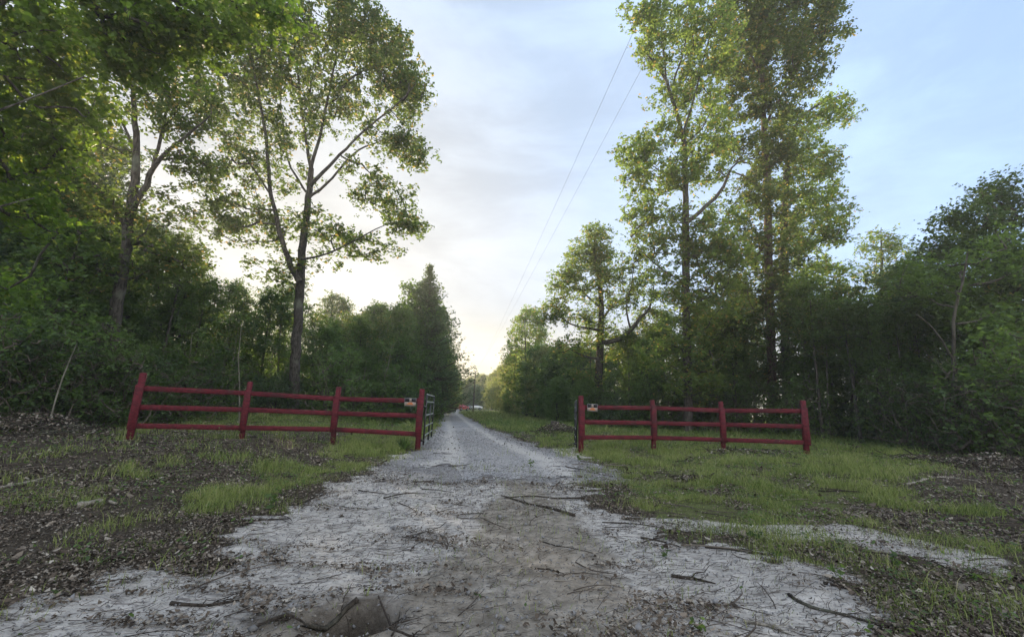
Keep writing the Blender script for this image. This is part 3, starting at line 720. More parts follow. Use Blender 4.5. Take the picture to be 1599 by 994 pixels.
PT['brushB'] = proto_tree('thicket', 1.9, 1.6, .05, 150, 4, .2, .08, LF['dark'], TWIG, 52, .014, 10, spread=1.5)
CT = {'slim': 'tree', 'brushA': 'thicket', 'brushB': 'thicket', 'oakA': 'tree', 'oakB': 'tree', 'oakC': 'tree', 'youngA': 'young tree', 'youngB': 'young tree', 'farA': 'tree', 'farB': 'tree', 'shrubA': 'shrub', 'shrubB': 'shrub', 'pole': 'tree'}
used = set()
prng = np.random.default_rng(99)
ITEMS = []
LPL = [(-999, 70, 'left of the leaning pale sapling'), (70, 200, 'around the leaning dark oak'), (200, 377, 'behind the first bay of the long fence'), (377, 519, 'behind the long fence middle bay'), (519, 655, 'behind the last bay of the long fence'), (655, 780, 'behind the pale railed gate')]
RPL = [(780, 1021, 'behind the near bay of the shorter fence'), (1021, 1130, 'behind the middle bay of the shorter fence'), (1130, 1262, 'behind the outer bay of the shorter fence'), (1262, 1400, 'just right of the shorter fence'), (1400, 1500, 'around the pale crooked trunk'), (1500, 1999, 'beyond the pale crooked trunk')]
def put(kind, x, y, s=1.0, label=None, group=None, sz=None):
    o = PT[kind] if kind not in used else copy_tree(PT[kind]); used.add(kind)
    o.location = (x, y, gz(x, y)-.03); o.rotation_euler = (0, 0, prng.uniform(0, 6.28))
    o.scale = (s, s, s*(sz or prng.uniform(.9, 1.12)))
    tag(o, label, CT[kind], group); return o
def putp(kind, px, d, s=1.0, label=None, group=None, sz=None):
    b = base_at(px, d); o = put(kind, b[0], b[1], s, label, group, sz)
    ph = label
    if 'behind the long fence' in label or 'behind the shorter fence' in label:
        pl = [q[2] for q in LPL+RPL if q[0] <= px < q[1]][0]
        ph = {'oakA': 'leafy oak', 'oakB': 'dark oak', 'oakC': 'mid green oak', 'youngA': 'slender young tree', 'youngB': 'many stemmed young tree', 'shrubA': 'leafy shrub', 'shrubB': 'low dark shrub', 'pole': 'thin stemmed tree', 'slim': 'slim dark trunked tree', 'brushA': 'tall bare thicket', 'brushB': 'low bare thicket'}[kind]+' '+pl
    ITEMS.append((o, ph, d)); return o
def label_items():
    by = {}
    for o, ph, d in ITEMS: by.setdefault(ph, []).append((d, o))
    ORD = ['nearest', 'second nearest', 'third nearest', 'fourth nearest', 'fifth nearest', 'sixth nearest', 'seventh nearest', 'eighth nearest', 'ninth nearest', 'tenth nearest', 'eleventh nearest', 'twelfth nearest', 'thirteenth nearest', 'fourteenth nearest']
    for ph, l in by.items():
        l.sort(key=lambda t: t[0])
        for i, (d, o) in enumerate(l):
            o['label'] = ph if len(l) == 1 else ('farthest ' if i == len(l)-1 else ORD[i]+' ')+ph

# left wood: rows standing deeper and deeper behind the long fence
GL = 'trees of the shaded wood behind the long fence'
LLAB = {'slim': 'slim tree behind the long fence', 'brushA': 'bare thicket behind the long fence', 'brushB': 'bare thicket behind the long fence', 'oakA': 'leafy oak inside the shaded wood behind the long fence', 'oakB': 'dark leaved oak inside the shaded wood behind the long fence',
        'youngA': 'slender young tree in the shaded wood behind the long fence', 'youngB': 'many stemmed young tree in the shaded wood behind the long fence',
        'shrubA': 'leafy shrub along the shaded wood edge behind the long fence', 'shrubB': 'low dark shrub along the shaded wood edge behind the long fence',
        'pole': 'thin pale stemmed tree among the shaded wood behind the long fence'}
def L_(k): return LLAB[k], {'slim': 'slim dark trunked trees in the shaded wood', 'brushA': 'bare thickets at the shaded wood edge', 'brushB': 'bare thickets at the shaded wood edge', 'oakA': 'leafy oaks in the shaded wood', 'oakB': 'dark oaks in the shaded wood', 'youngA': 'young trees in the shaded wood', 'youngB': 'many stemmed young trees in the shaded wood',
        'shrubA': 'shrubs along the shaded wood edge', 'shrubB': 'low dark shrubs along the shaded wood edge', 'pole': 'thin pale stemmed trees in the shaded wood'}[k]
for k, px, d, s in [
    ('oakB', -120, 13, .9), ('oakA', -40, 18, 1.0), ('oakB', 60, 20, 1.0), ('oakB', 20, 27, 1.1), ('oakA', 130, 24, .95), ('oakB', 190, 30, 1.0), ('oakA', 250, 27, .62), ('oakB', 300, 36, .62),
    ('oakA', 340, 40, .62), ('oakA', 395, 44, .6), ('oakB', 440, 50, .75), ('oakA', 505, 46, .95), ('oakB', 100, 38, 1.0), ('oakB', -60, 32, 1.1), ('oakA', 545, 38, .7), ('oakB', 575, 48, .95),
    ('oakA', 625, 42, 1.0), ('oakB', 150, 46, 1.0),
    ('youngA', 30, 12.5, 1.0), ('youngA', 110, 15.5, 1.0), ('youngB', -30, 14, 1.1), ('youngA', 215, 18, .95), ('youngB', 150, 19, 1.0), ('youngA', 270, 20, .85), ('youngA', 370, 25, .85),
    ('youngB', 410, 24, .8), ('youngA', 500, 25, .8), ('youngB', 535, 24, .85), ('youngA', 570, 27, 1.0), ('youngB', 600, 27, 1.05), ('youngA', 545, 32, 1.1), ('youngB', 630, 30, 1.15), ('youngA', 480, 34, 1.0), ('youngB', 440, 32, .9),
    ('youngB', 60, 16, 1.1), ('youngA', 612, 31, 1.25), ('youngB', 650, 34, 1.25), ('youngA', 668, 38, 1.3), ('youngB', 560, 23.5, .75), ('youngA', 350, 33, 1.0),
    ('pole', 430, 25, .95), ('pole', 330, 26, .8), ('pole', 385, 30, .85), ('pole', 270, 24, .8), ('pole', 520, 28, .7), ('pole', 300, 22, .75), ('pole', 600, 30, .75), ('pole', 230, 28, .9),
    ('pole', 60, 17, .9), ('pole', 140, 21, 1.0), ('pole', 260, 19, .75), ('pole', 350, 21, .7), ('pole', 405, 27, .8), ('pole', 480, 30, .8), ('pole', 560, 27, .7), ('pole', 620, 29, .8), ('pole', 585, 24, .6), ('slim', 235, 17, .7), ('slim', 290, 19, .62), ('slim', 340, 23, .7), ('slim', 400, 24, .7), ('slim', 430, 31, .85), ('slim', 500, 27, .62), ('slim', 550, 25, .6), ('slim', 90, 15, .75), ('slim', 20, 14, .8), ('slim', 610, 27, .7), ('youngA', 636, 34, 1.6), ('youngA', 606, 35, 1.5), ('youngA', 574, 36, 1.45), ('brushA', 10, 11, 1.1), ('brushB', 50, 11.2, 1.2), ('brushA', 95, 12, 1.1), ('shrubB', 60, 12.5, 1.1), ('shrubA', 130, 13.5, 1.0), ('brushA', 150, 12.5, 1.0), ('brushB', 195, 13, 1.2), ('shrubA', 215, 14.5, 1.0), ('brushA', 245, 14.5, 1.0), ('brushB', 285, 15.5, 1.1), ('shrubA', 300, 17.5, 1.0), ('brushA', 330, 17.5, 1.1), ('brushA', 520, 20.5, 1.2), ('brushA', 600, 23, 1.2), ('brushB', -30, 10.5, 1.2), 
    ('shrubB', 415, 20, 1.1), ('shrubA', 585, 22, 1.0), ('shrubB', 615, 24, 1.3), ('shrubA', 640, 27, 1.1), ('shrubA', -50, 10.5, 1.1), ('shrubB', 85, 14, 1.4), ('shrubA', 665, 31, 1.1), ('shrubB', 440, 23, 1.4),
    ('shrubB', 20, 15, 1.5), ('shrubA', 190, 17, 1.3), ('shrubB', 300, 22, 1.5), ('shrubA', 480, 25, 1.4), ('shrubB', 385, 24, 1.4), ('shrubA', 250, 20, 1.3), ('shrubA', 350, 24, 1.4), ('shrubA', 560, 26, 1.4), ('shrubB', 130, 17, 1.6)]:
    l, g = L_(k); putp(k, px, d, s, l, g)
# left roadside wall of trees receding to the end of the drive
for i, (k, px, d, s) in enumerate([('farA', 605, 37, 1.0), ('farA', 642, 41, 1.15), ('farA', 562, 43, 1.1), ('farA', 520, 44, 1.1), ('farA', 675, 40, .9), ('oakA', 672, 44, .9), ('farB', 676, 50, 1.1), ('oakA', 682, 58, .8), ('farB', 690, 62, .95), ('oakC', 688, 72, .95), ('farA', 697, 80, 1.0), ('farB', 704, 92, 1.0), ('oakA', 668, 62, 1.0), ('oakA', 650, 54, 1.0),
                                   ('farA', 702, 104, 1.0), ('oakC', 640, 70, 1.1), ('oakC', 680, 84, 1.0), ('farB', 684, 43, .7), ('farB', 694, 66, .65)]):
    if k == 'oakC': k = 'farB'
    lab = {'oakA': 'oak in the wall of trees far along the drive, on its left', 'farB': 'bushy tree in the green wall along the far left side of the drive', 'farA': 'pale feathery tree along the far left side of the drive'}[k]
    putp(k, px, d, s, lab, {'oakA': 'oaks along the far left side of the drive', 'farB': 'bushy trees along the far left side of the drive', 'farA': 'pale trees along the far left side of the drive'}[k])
# trees closing the end of the drive
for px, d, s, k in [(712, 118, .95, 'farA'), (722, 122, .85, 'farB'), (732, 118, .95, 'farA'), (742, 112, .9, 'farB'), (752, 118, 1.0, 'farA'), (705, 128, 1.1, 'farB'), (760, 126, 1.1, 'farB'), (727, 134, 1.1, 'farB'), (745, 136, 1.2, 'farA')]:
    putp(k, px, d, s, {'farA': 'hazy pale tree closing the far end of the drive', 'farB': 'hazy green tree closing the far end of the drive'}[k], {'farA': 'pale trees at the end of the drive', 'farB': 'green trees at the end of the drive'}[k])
# right-hand row between the pole and the spreading oak
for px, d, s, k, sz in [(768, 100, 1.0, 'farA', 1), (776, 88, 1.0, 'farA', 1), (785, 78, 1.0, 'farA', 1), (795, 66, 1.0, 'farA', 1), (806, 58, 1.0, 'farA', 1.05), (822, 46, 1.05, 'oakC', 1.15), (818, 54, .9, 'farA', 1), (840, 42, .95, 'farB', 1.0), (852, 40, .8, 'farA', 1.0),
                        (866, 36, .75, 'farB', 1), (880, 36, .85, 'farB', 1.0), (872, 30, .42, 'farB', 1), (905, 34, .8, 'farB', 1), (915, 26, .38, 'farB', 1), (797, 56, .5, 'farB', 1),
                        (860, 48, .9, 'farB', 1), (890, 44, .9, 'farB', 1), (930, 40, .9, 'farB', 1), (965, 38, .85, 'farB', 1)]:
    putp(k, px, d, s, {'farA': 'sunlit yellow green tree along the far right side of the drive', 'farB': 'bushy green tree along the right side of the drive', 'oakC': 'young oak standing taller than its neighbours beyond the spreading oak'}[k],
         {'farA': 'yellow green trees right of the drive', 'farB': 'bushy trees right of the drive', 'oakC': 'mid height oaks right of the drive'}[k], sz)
# right wood behind the shorter fence
RLAB = {'slim': ('slim tree behind the shorter fence', 'slim dark trunked trees in the wood strip'), 'brushA': ('bare thicket behind the shorter fence', 'bare thickets of the wood strip'), 'brushB': ('bare thicket behind the shorter fence', 'bare thickets of the wood strip'), 'oakB': ('dark oak in the wood strip behind the shorter fence', 'dark oaks behind the shorter fence'), 'oakC': ('mid green oak in the wood strip behind the shorter fence', 'mid green oaks behind the shorter fence'),
        'youngA': ('slender young tree under the tall trees behind the shorter fence', 'young trees behind the shorter fence'), 'youngB': ('many stemmed young tree under the tall trees behind the shorter fence', 'many stemmed trees behind the shorter fence'),
        'shrubA': ('leafy shrub at the wood edge behind the shorter fence', 'shrubs behind the shorter fence'), 'shrubB': ('low dark shrub at the wood edge behind the shorter fence', 'low dark shrubs behind the shorter fence'),
        'pole': ('thin bare stemmed tree in the wood strip behind the shorter fence', 'thin stemmed trees behind the shorter fence')}
for k, px, d, s in [('youngA', 985, 29, .9), ('youngB', 1010, 27, 1.0), ('youngA', 1045, 28, 1.1), ('youngB', 1095, 26.5, 1.0), ('youngA', 1130, 26, 1.15), ('youngB', 1165, 28, 1.2), ('youngA', 1250, 23, 1.1), ('youngB', 1290, 24, 1.2), ('youngA', 1330, 21, 1.1),
                    ('youngA', 1540, 15, 1.0), ('youngB', 1590, 16, 1.1), ('youngA', 1650, 15, 1.1), 
                    ('oakB', 1440, 22, .62), ('oakB', 1650, 18, .55), ('oakB', 1720, 15, .5), ('oakC', 1000, 34, .62), ('oakC', 1130, 32, .75), ('oakB', 1180, 33, .75), 
                    ('pole', 1310, 23, .9), ('pole', 1355, 24, .8), ('pole', 1425, 21, .8), ('pole', 1465, 19, .7), ('pole', 1525, 17, .7), ('pole', 1180, 27, .9), ('pole', 1050, 30, .9), ('pole', 1000, 30, .8), ('pole', 1580, 15, .7), ('youngB', 1090, 23.5, .8), ('youngA', 1150, 22.5, .75), ('youngB', 1275, 20.5, .8), ('youngA', 1010, 23, .7), ('slim', 1285, 19, .72), ('slim', 1312, 20.5, .7), ('slim', 1345, 18, .65), ('slim', 1385, 17.5, .62), ('slim', 1425, 16, .55), ('slim', 1462, 16.5, .55), ('slim', 1535, 14.5, .5), ('slim', 1575, 14, .5), ('slim', 1150, 22, .75), ('slim', 1105, 25, .8), ('slim', 1035, 25, .7), ('slim', 985, 26, .62), ('youngA', 1370, 22, 1.1), ('youngB', 1420, 20, 1.1), ('oakB', 1400, 27, .55), ('pole', 1296, 19.5, .8), ('pole', 1338, 20, .8), ('pole', 1262, 21, .9), ('pole', 1160, 24, .9), ('pole', 1395, 18, .75), ('pole', 1017, 26, .8), ('pole', 1120, 23, .8), ('pole', 1440, 17, .7),
                    ('shrubA', 935, 25, 1.0), ('shrubB', 965, 23.5, 1.2), ('shrubA', 1000, 23, 1.0), ('brushA', 1035, 23.5, 1.1), ('shrubB', 1100, 24, 1.2), ('shrubA', 1140, 23, .9), ('brushA', 1180, 21.5, 1.1), ('brushB', 1120, 22, 1.2), ('brushA', 1255, 19.5, 1.0), ('shrubB', 1240, 22, 1.2),
                    ('shrubB', 1320, 20, 1.2), ('brushA', 1415, 16, 1.1), ('shrubB', 1395, 18.5, 1.3), ('brushB', 1450, 14.5, 1.2), ('brushA', 1475, 15.5, 1.1), ('brushB', 1530, 13, 1.2), ('brushA', 1545, 14, 1.2), ('brushB', 1575, 12, 1.3), ('brushA', 1610, 11.8, 1.3),
                    ('brushA', 1660, 11, 1.1), ('shrubA', 1540, 16, 1.3), ('shrubA', 1440, 18, 1.3), ('shrubB', 1600, 14, 1.6), ('shrubB', 1500, 17, 1.6), ('shrubB', 1070, 27, 1.5), ('brushA', 1500, 14, 1.0)]:
    putp(k, px, d, s, *RLAB[k])
label_items()


# ------------------------------------------------------------------ far woods
def woods(name, label, pts, h, n, size, mat, seed):
    rng = np.random.default_rng(seed); p = np.array(pts, float)
    L0 = np.linalg.norm(np.diff(p, axis=0), axis=1); cum = np.concatenate([[0], np.cumsum(L0)])
    t = rng.uniform(0, cum[-1], n); x = np.interp(t, cum, p[:, 0]); y = np.interp(t, cum, p[:, 1])
    top = h*(.55+.3*vnoise(t*.35, 0*t, seed)+.45*vnoise(t*.09, 0*t, seed+3))
    z = rng.uniform(0, 1, n)**.8*top
    dd = rng.uniform(0, 7, n)*(1-.5*z/top)
    pos = np.stack([x+rng.normal(0, .5, n), y+dd, z+ground_z(x, y)], 1)
    o = leaves_mesh(name, pos, size, mat, None, 'diamond', rng=rng)
    tag(o, label, 'woods', kind='stuff'); return o
woods('distant_woods', 'far wood seen as one green mass behind the left trees and the end of the drive', [(-110, 60), (-70, 85), (-40, 120), (-10, 145), (20, 150)], 11, 60000, .55, LF['dark'], 4)

# ------------------------------------------------------------------ fences
def paint(name, c1, c2, c3):
    m = MT(name); ob = m.n('ShaderNodeTexCoord').outputs['Object']
    st = m.n('ShaderNodeMapping', {'Vector': ob, 'Scale': (1.2, 8, 8)}).outputs[0]
    a = m.noise(st, 3, 8, .8); b_ = m.noise(ob, 2.2, 6, .7); k_ = m.noise(st, 9, 6, .8)
    col = m.mix(m.rng(a, .38, .62), c1, c2); col = m.mix(m.rng(b_, .52, .64, 0, .75), col, c3); col = m.mix(m.rng(k_, .63, .68, 0, .7), col, (.20, .13, .115))
    return m.done(m.bsdf(col, .75, m.bump(a, .5, .008), .18))
RED = paint('red_barn_paint', (.050, .008, .012), (.125, .017, .026), (.050, .016, .018))
DARKM = MT('black_gate_steel'); DARKM = DARKM.done(DARKM.bsdf((.012, .013, .014), .35, None, .5))
STEEL = MT('sky_glint_steel'); _o = STEEL.n('ShaderNodeTexCoord').outputs['Object']
STEEL = STEEL.done(STEEL.bsdf(STEEL.mix(STEEL.noise(_o, 14, 3), (.16, .18, .175), (.34, .37, .36)), .42, None, .5, .6))  # sky glint of gate rails put into a pale base colour; small fittings share it

def fence(label, posts, heights, group=None):
    """posts: [(px, d)], from one end to the other"""
    pw = [base_at(px, d) for px, d in posts]
    root = empty('plank_fence', pw[0]); tag(root, label, 'fence', group)
    n = len(pw)
    dirs = [(pw[min(i+1, n-1)]-pw[max(i-1, 0)])[:2] for i in range(n)]
    for i, p in enumerate(pw):
        a = math.atan2(dirs[i][1], dirs[i][0]); M = rotz(a); q = p-pw[0]; H = heights[i]
        tl = np.array([RNG.normal(0, .006), RNG.normal(0, .006), 0])+M[:, 0]*(.03 if (n == 4 and i == n-1 and p[0] > 5) else 0)
        Mt = M.copy(); Mt[:, 2] = np.array([tl[0], tl[1], 1])
        m_ = MB(); wpost = .124 if i in (0, n-1) else .112
        m_.box(q+np.array([0, 0, H/2-.15]), (wpost, wpost, H+.3), Mt, .012)
        po = m_.build('post', RED, root)
        nrm = M@np.array([0, -1, 0]); nrm = nrm if (nrm@(np.array([0, 0, 1])-np.append(p[:2], 0))) > 0 else -nrm
        tr = RL[i]
        c = q+nrm*(wpost/2+.040+.020)+np.array([0, 0, (tr[0]+tr[2])/2])
        m_ = MB(); m_.box(c+Mt[:, 2]*0, (wpost+.026, .030, tr[0]-tr[2]+.15), M, .006)
        m_.build('cover_board', RED, root)
    for i in range(n-1):
        a, b_ = pw[i]-pw[0], pw[i+1]-pw[0]; dr = b_-a; ln = np.linalg.norm(dr[:2]); u = dr[:2]/ln
        nr = np.array([u[1], -u[0], 0]); mid = (pw[i]+pw[i+1])/2
        nr = nr if nr[:2]@(-mid[:2]) > 0 else -nr
        for k in range(3):
            s = a+np.array([0, 0, RL[i][k]]); e_ = b_+np.array([0, 0, RL[i+1][k]])
            c = (s+e_)/2+nr*(.062+.020); x_ = (e_-s)/np.linalg.norm(e_-s); y_ = np.array([-u[1], u[0], 0]); z_ = np.cross(x_, y_)
            M = np.stack([x_, y_, z_], 1)
            m_ = MB(); m_.box(c, (np.linalg.norm(e_-s)-.004, .034, .116), M, .002)
            # slight sag and warp along the board
            rl = m_.build('rail', RED, root)
    return root, pw
RL = [(1.15, .73, .32), (1.13, .72, .28), (1.155, .79, .385), (1.25, .87, .41)]
fl, PL = fence('long dark red three rail fence with a leaning end post by the darker wood', [(202, 9.4), (377, 10.5), (519, 10.8), (652, 10.8)], [1.50, 1.42, 1.47, 1.56])
RL = [(1.24, .84, .43), (1.20, .78, .38), (1.12, .73, .31), (1.19, .78, .36)]
fr, PR = fence('dark red three rail fence on the grassy side, beside the drive', [(907, 11.6), (1021, 11.9), (1130, 11.9), (1261, 11.3)], [1.56, 1.43, 1.38, 1.48])

def tube_gate(label, hinge, far, hs=1.28):
    root = empty('tube_gate', hinge); tag(root, label, 'gate')
    d = np.array(far)-np.array(hinge); d[2] = 0; ln = np.linalg.norm(d); u = d/ln; b0 = .14
    for t_, nm in ((0, 'stile'), (1, 'stile'), (.55, 'brace')):
        m_ = MB(); q = u*ln*t_; m_.tube([q+np.array([0, 0, b0]), q+np.array([0, 0, b0+hs*(1 if nm == 'stile' else .80)])], .024, 10); m_.build(nm, DARKM, root, True)
    for z in (.0, .17, .36, .58, .85, 1.0):
        zz = b0+z*hs; m_ = MB(); m_.tube([np.array([0, 0, zz])+u*.02, u*(ln-.02)+np.array([0, 0, zz])], .021, 10); m_.build('rail', STEEL, root, True)
    m_ = MB()
    for z in (.25, 1.1): m_.box(np.array([-.03, 0, z])-u*.04, (.09, .03, .05))
    m_.build('hinge', DARKM, root)
    return root
h = PL[3]+np.array([.13, .03, 0]); fz = base_at(673, 13.2)
tube_gate('open black metal gate with pale rails hung from the sign post of the long fence', h, fz)
h = PR[0]+np.array([-.12, .02, 0]); v_ = h[:2]/np.linalg.norm(h[:2])*2.4+np.array([-.05, 0])
tube_gate('open black metal gate seen edge on beside the grassy side fence', h, h+np.array([v_[0], v_[1], 0]))

# small notices on the fences
SB = MT('notice_black'); SB = SB.done(SB.bsdf((.008, .008, .010), .4))
SW = MT('notice_cream'); SW = SW.done(SW.bsdf((.27, .22, .19), .5))
SO = MT('notice_orange'); SO = SO.done(SO.bsdf((.38, .13, .05), .5))
SF = MT('notice_border'); SF = SF.done(SF.bsdf((.20, .20, .21), .5))
def notice(label, c, u, nrm):
    root = empty('notice_sign', c); tag(root, label, 'sign', 'warning notices on the gate ends of the fences')
    M = np.stack([u, -nrm, np.array([0, 0, 1])], 1)
    m_ = MB(); m_.box((0, 0, 0), (.30, .004, .205), M); m_.build('border', SF, root)
    m_ = MB(); m_.box(nrm*.004, (.285, .004, .095), M); m_.add([[0, 0, 0]]*3, [[0, 1, 2]]) if False else None
    o = m_.build('lower_panel', SW, root); o.location = (0, 0, -.049)
    for s in (-1, 1):
        m_ = MB(); m_.box(nrm*.004+u*(s*.086), (.110, .004, .088), M); o = m_.build('black_panel', SB, root); o.location = (0, 0, .049)
    m_ = MB(); m_.box(nrm*.004, (.052, .004, .088), M); o = m_.build('emblem', SW, root); o.location = (0, 0, .049)
    v = [nrm*.0085+u*x+np.array([0, 0, z]) for x, z in ((-.10, -.062), (.088, -.070), (.040, -.004), (-.030, -.004))]
    m_ = MB(); m_.add(v, [[0, 1, 2, 3]]); v2 = [p-nrm*.002 for p in v]; m_.add(v2, [[3, 2, 1, 0]]); m_.build('emblem_base', SO, root)
for (pw, i, j, off, rr, lab) in ((PL, 3, 2, .26, 1.21, 'small black and orange notice on the top rail beside the metal gate with pale rails'), (PR, 0, 1, .30, 1.24, 'small black and orange notice on the end of the grassy side fence')):
    u = (pw[j]-pw[i]); u[2] = 0; u /= np.linalg.norm(u); nr = np.array([u[1], -u[0], 0]); nr = nr if nr@(-pw[i]) > 0 else -nr
    uu = u if np.cross(u, nr)[2] < 0 else -u
    uu = np.array([-nr[1], nr[0], 0])
    notice(lab, pw[i]+u*off+nr*.118+np.array([0, 0, rr]), uu, nr)

# ------------------------------------------------------------------ utility pole and wires
WIREM = MT('dull_cable'); WIREM = WIREM.done(WIREM.bsdf((.30, .30, .31), .9))
b = base_at(738.5, 64)
root = empty('utility_pole', b); tag(root, 'tall thin wooden utility pole beside the far end of the drive', 'pole')
WOOD = bark_mat('pole_wood', (.06, .05, .042), (.14, .12, .10))
m_ = MB(); m_.tube([(0, 0, -.3), (0.02, 0, 3), (.05, 0, 6.3)], [.11, .10, .08], 10); m_.build('shaft', WOOD, root, True)
m_ = MB(); m_.tube([(.05, -.14, 5.9), (.05, -.16, 6.1)], [.05, .04], 8); m_.build('insulator', STEEL, root, True)
for k, (e1, z1) in enumerate((((5.5, -14), 9.9), ((4.6, -14), 9.5))):
    a = b+np.array([.05, -.1, 6.2-.25*k]); e_ = np.array([e1[0], e1[1], z1]); t = np.linspace(0, 1, 60)[:, None]
    p = a*(1-t)+e_*t; p[:, 2] -= 1.6*4*(t*(1-t))[:, 0]*.5
    m_ = MB(); m_.tube(p-a, .0032, 6); o = m_.build('power_line', WIREM, None, True); o.location = tuple(a)
    tag(o, ['upper', 'lower'][k]+' thin power line climbing from the far pole across the sky', 'wire', 'power lines')

# ------------------------------------------------------------------ vehicles far down the drive
CP = {}
def carpaint(n, c):
    m = MT(n); return m.done(m.n('ShaderNodeBsdfPrincipled', {'Base Color': (*c, 1), 'Roughness': .35, 'Coat Weight': .5}).outputs[0])
GLS = MT('vehicle_glass'); GLS = GLS.done(GLS.bsdf((.02, .024, .028), .08, None, .6))
RUB = MT('tyre_rubber'); RUB = RUB.done(RUB.bsdf((.015, .015, .016), .85))
def car(name, label, cat, loc, rz, col, Lc=4.3, Wc=1.75, Hc=1.42, truck=False):
    root = empty(name, loc, rz); tag(root, label, cat)
    bm_ = carpaint(name+'_paint', col)
    prof = [(-Lc/2, .35), (-Lc/2, .80), (-Lc*.44, .92), (-Lc*.26, .96), (Lc*.16, .98), (Lc*.42, .86), (Lc/2, .70), (Lc/2, .32), (-Lc/2, .30)]
    def extr(pr, wd, wtop=None):
        n = len(pr); v = [(x, -wd/2 if z < .9 or not wtop else -wtop/2, z) for x, z in pr]+[(x, wd/2 if z < .9 or not wtop else wtop/2, z) for x, z in pr]
        f4 = [[i, (i+1) % n, n+(i+1) % n, n+i] for i in range(n)]
        return np.array(v), f4, [list(range(n-1, -1, -1)), list(range(n, 2*n))]
    v, f4, caps = extr(prof, Wc, Wc*.93); m_ = MB(); m_.add(v, f4); m_.f.setdefault(len(prof), []).append(np.array(caps)); m_.build('body', bm_, root)
    cb = [(-Lc*.40, .93), (-Lc*.30, Hc-.04), (-Lc*.22, Hc), (Lc*.02, Hc), (Lc*.18, .95)] if not truck else [(-Lc*.08, .93), (-Lc*.06, Hc-.04), (-Lc*.02, Hc), (Lc*.12, Hc), (Lc*.24, .95)]
    v, f4, caps = extr(cb, Wc*.86); v[v[:, 2] > 1, 1] *= .86; m_ = MB(); m_.add(v, f4); m_.f.setdefault(len(cb), []).append(np.array(caps)); m_.build('cabin', bm_, root)
    vg = v*np.array([.985, 1.008, .985])+np.array([0, 0, .012]); vg[:, 0] += -.0; vg[vg[:, 2] < 1, 2] = .985; vg[vg[:, 2] > 1.2, 2] = Hc-.10
    vg[:, 0] = np.where(vg[:, 2] > 1.2, vg[:, 0]*1.02, vg[:, 0]); m_ = MB(); m_.add(vg*np.array([1.02, 1.01, 1]), f4); m_.f.setdefault(len(cb), []).append(np.array(caps)); m_.build('windows', GLS, root)
    for x in (-Lc*.31, Lc*.32):
        for y in (-1, 1):
            m_ = MB(); c = np.array([x, y*(Wc/2-.08), .32]); m_.tube([c-np.array([0, .11, 0]), c+np.array([0, .11, 0])], .32, 20); wh = m_.build('wheel', RUB, root)
            m_ = MB(); m_.tube([c+np.array([0, y*.09, 0]), c+np.array([0, y*.116, 0])], .19, 14); m_.build('rim', STEEL, wh)
    lm = MT(name+'_lamp'); lm = lm.done(lm.bsdf((.45, .05, .04) if not truck else (.7, .7, .68), .2))
    for y in (-1, 1):
        m_ = MB(); m_.box((-Lc/2-.006, y*Wc*.38, .72), (.03, .22, .13)); m_.build('tail_light', lm, root)
    return root
b = base_at(719.5, 84)
car('parked_car', 'small red car parked on the drive where it disappears into the trees', 'car', b, R(68), (.45, .02, .03), 3.9, 1.62, 1.25)
b = base_at(741.5, 96)
car('parked_car', 'white car half hidden by weeds behind the utility pole', 'car', b, R(8), (.62, .64, .66), 3.4, 1.5, 1.2, True)

# ------------------------------------------------------------------ yucca by the gate post
def yucca(label, loc, n, ln, seed, mat, name='yucca_plant', w=.022, cat='plant', group=None):
    rng = np.random.default_rng(seed); V = []; Fq = []; k = 0; T = []
    for i in range(n):
        a = rng.uniform(0, 6.28); el = rng.uniform(.35, 1.45); l = ln*rng.uniform(.7, 1.1)
        t = np.linspace(0, 1, 5); r_ = l*t*math.cos(el); z = l*t*math.sin(el)-l*.25*t**2*math.cos(el)
        c = np.stack([r_*math.cos(a), r_*math.sin(a), z], 1); s = np.array([-math.sin(a), math.cos(a), 0]); ww = w*(1-t**2.2)+.001
        v = np.concatenate([c+s*ww[:, None], c-s*ww[:, None]]); V.append(v)
        Fq += [[k+j, k+j+1, k+j+6, k+j+5] for j in range(4)]; k += 10; T += [rng.uniform(0, 1)]*10
    o = mesh_np(name, np.concatenate(V), [np.array(Fq)], mat, None, False, {'tint': np.array(T)}); o.location = tuple(loc)
    tag(o, label, cat, group); return o
b = base_at(630, 10.5)
yucca('spiky dark green yucca at the foot of the sign post of the long fence', b, 46, .48, 3, LF['under'])

# ------------------------------------------------------------------ ground cover
def scatter(n, dmin, dmax, rng, az=(-58, 60), pw=1.0):
    u = rng.uniform(0, 1, n); d = (dmin**pw+u*(dmax**pw-dmin**pw))**(1/pw); a = np.radians(rng.uniform(az[0], az[1], n))
    return d*np.sin(a), d*np.cos(a), d
def m_simple(name, ramp, rough=.85, trans=0):
    m = MT(name); t = m.attr('tint'); cr_ = m.n('ShaderNodeValToRGB', {0: t}); e = cr_.color_ramp.elements
    while len(e) < len(ramp): e.new(.5)
    for i, c in enumerate(ramp): e[i].position = i/(len(ramp)-1); e[i].color = (*c, 1)
    a = m.bsdf(cr_.outputs[0], rough, None, .2)
    if trans:
        b_ = m.n('ShaderNodeBsdfTranslucent', {'Color': cr_.outputs[0]}).outputs[0]; a = m.n('ShaderNodeMixShader', {0: trans, 1: a, 2: b_}).outputs[0]
    return m.done(a)
GRM = m_simple('grass_blades', [(.08, .12, .033), (.165, .22, .060), (.25, .30, .090), (.32, .33, .15), (.42, .37, .24)], .6, .35)
rng = np.random.default_rng(50)
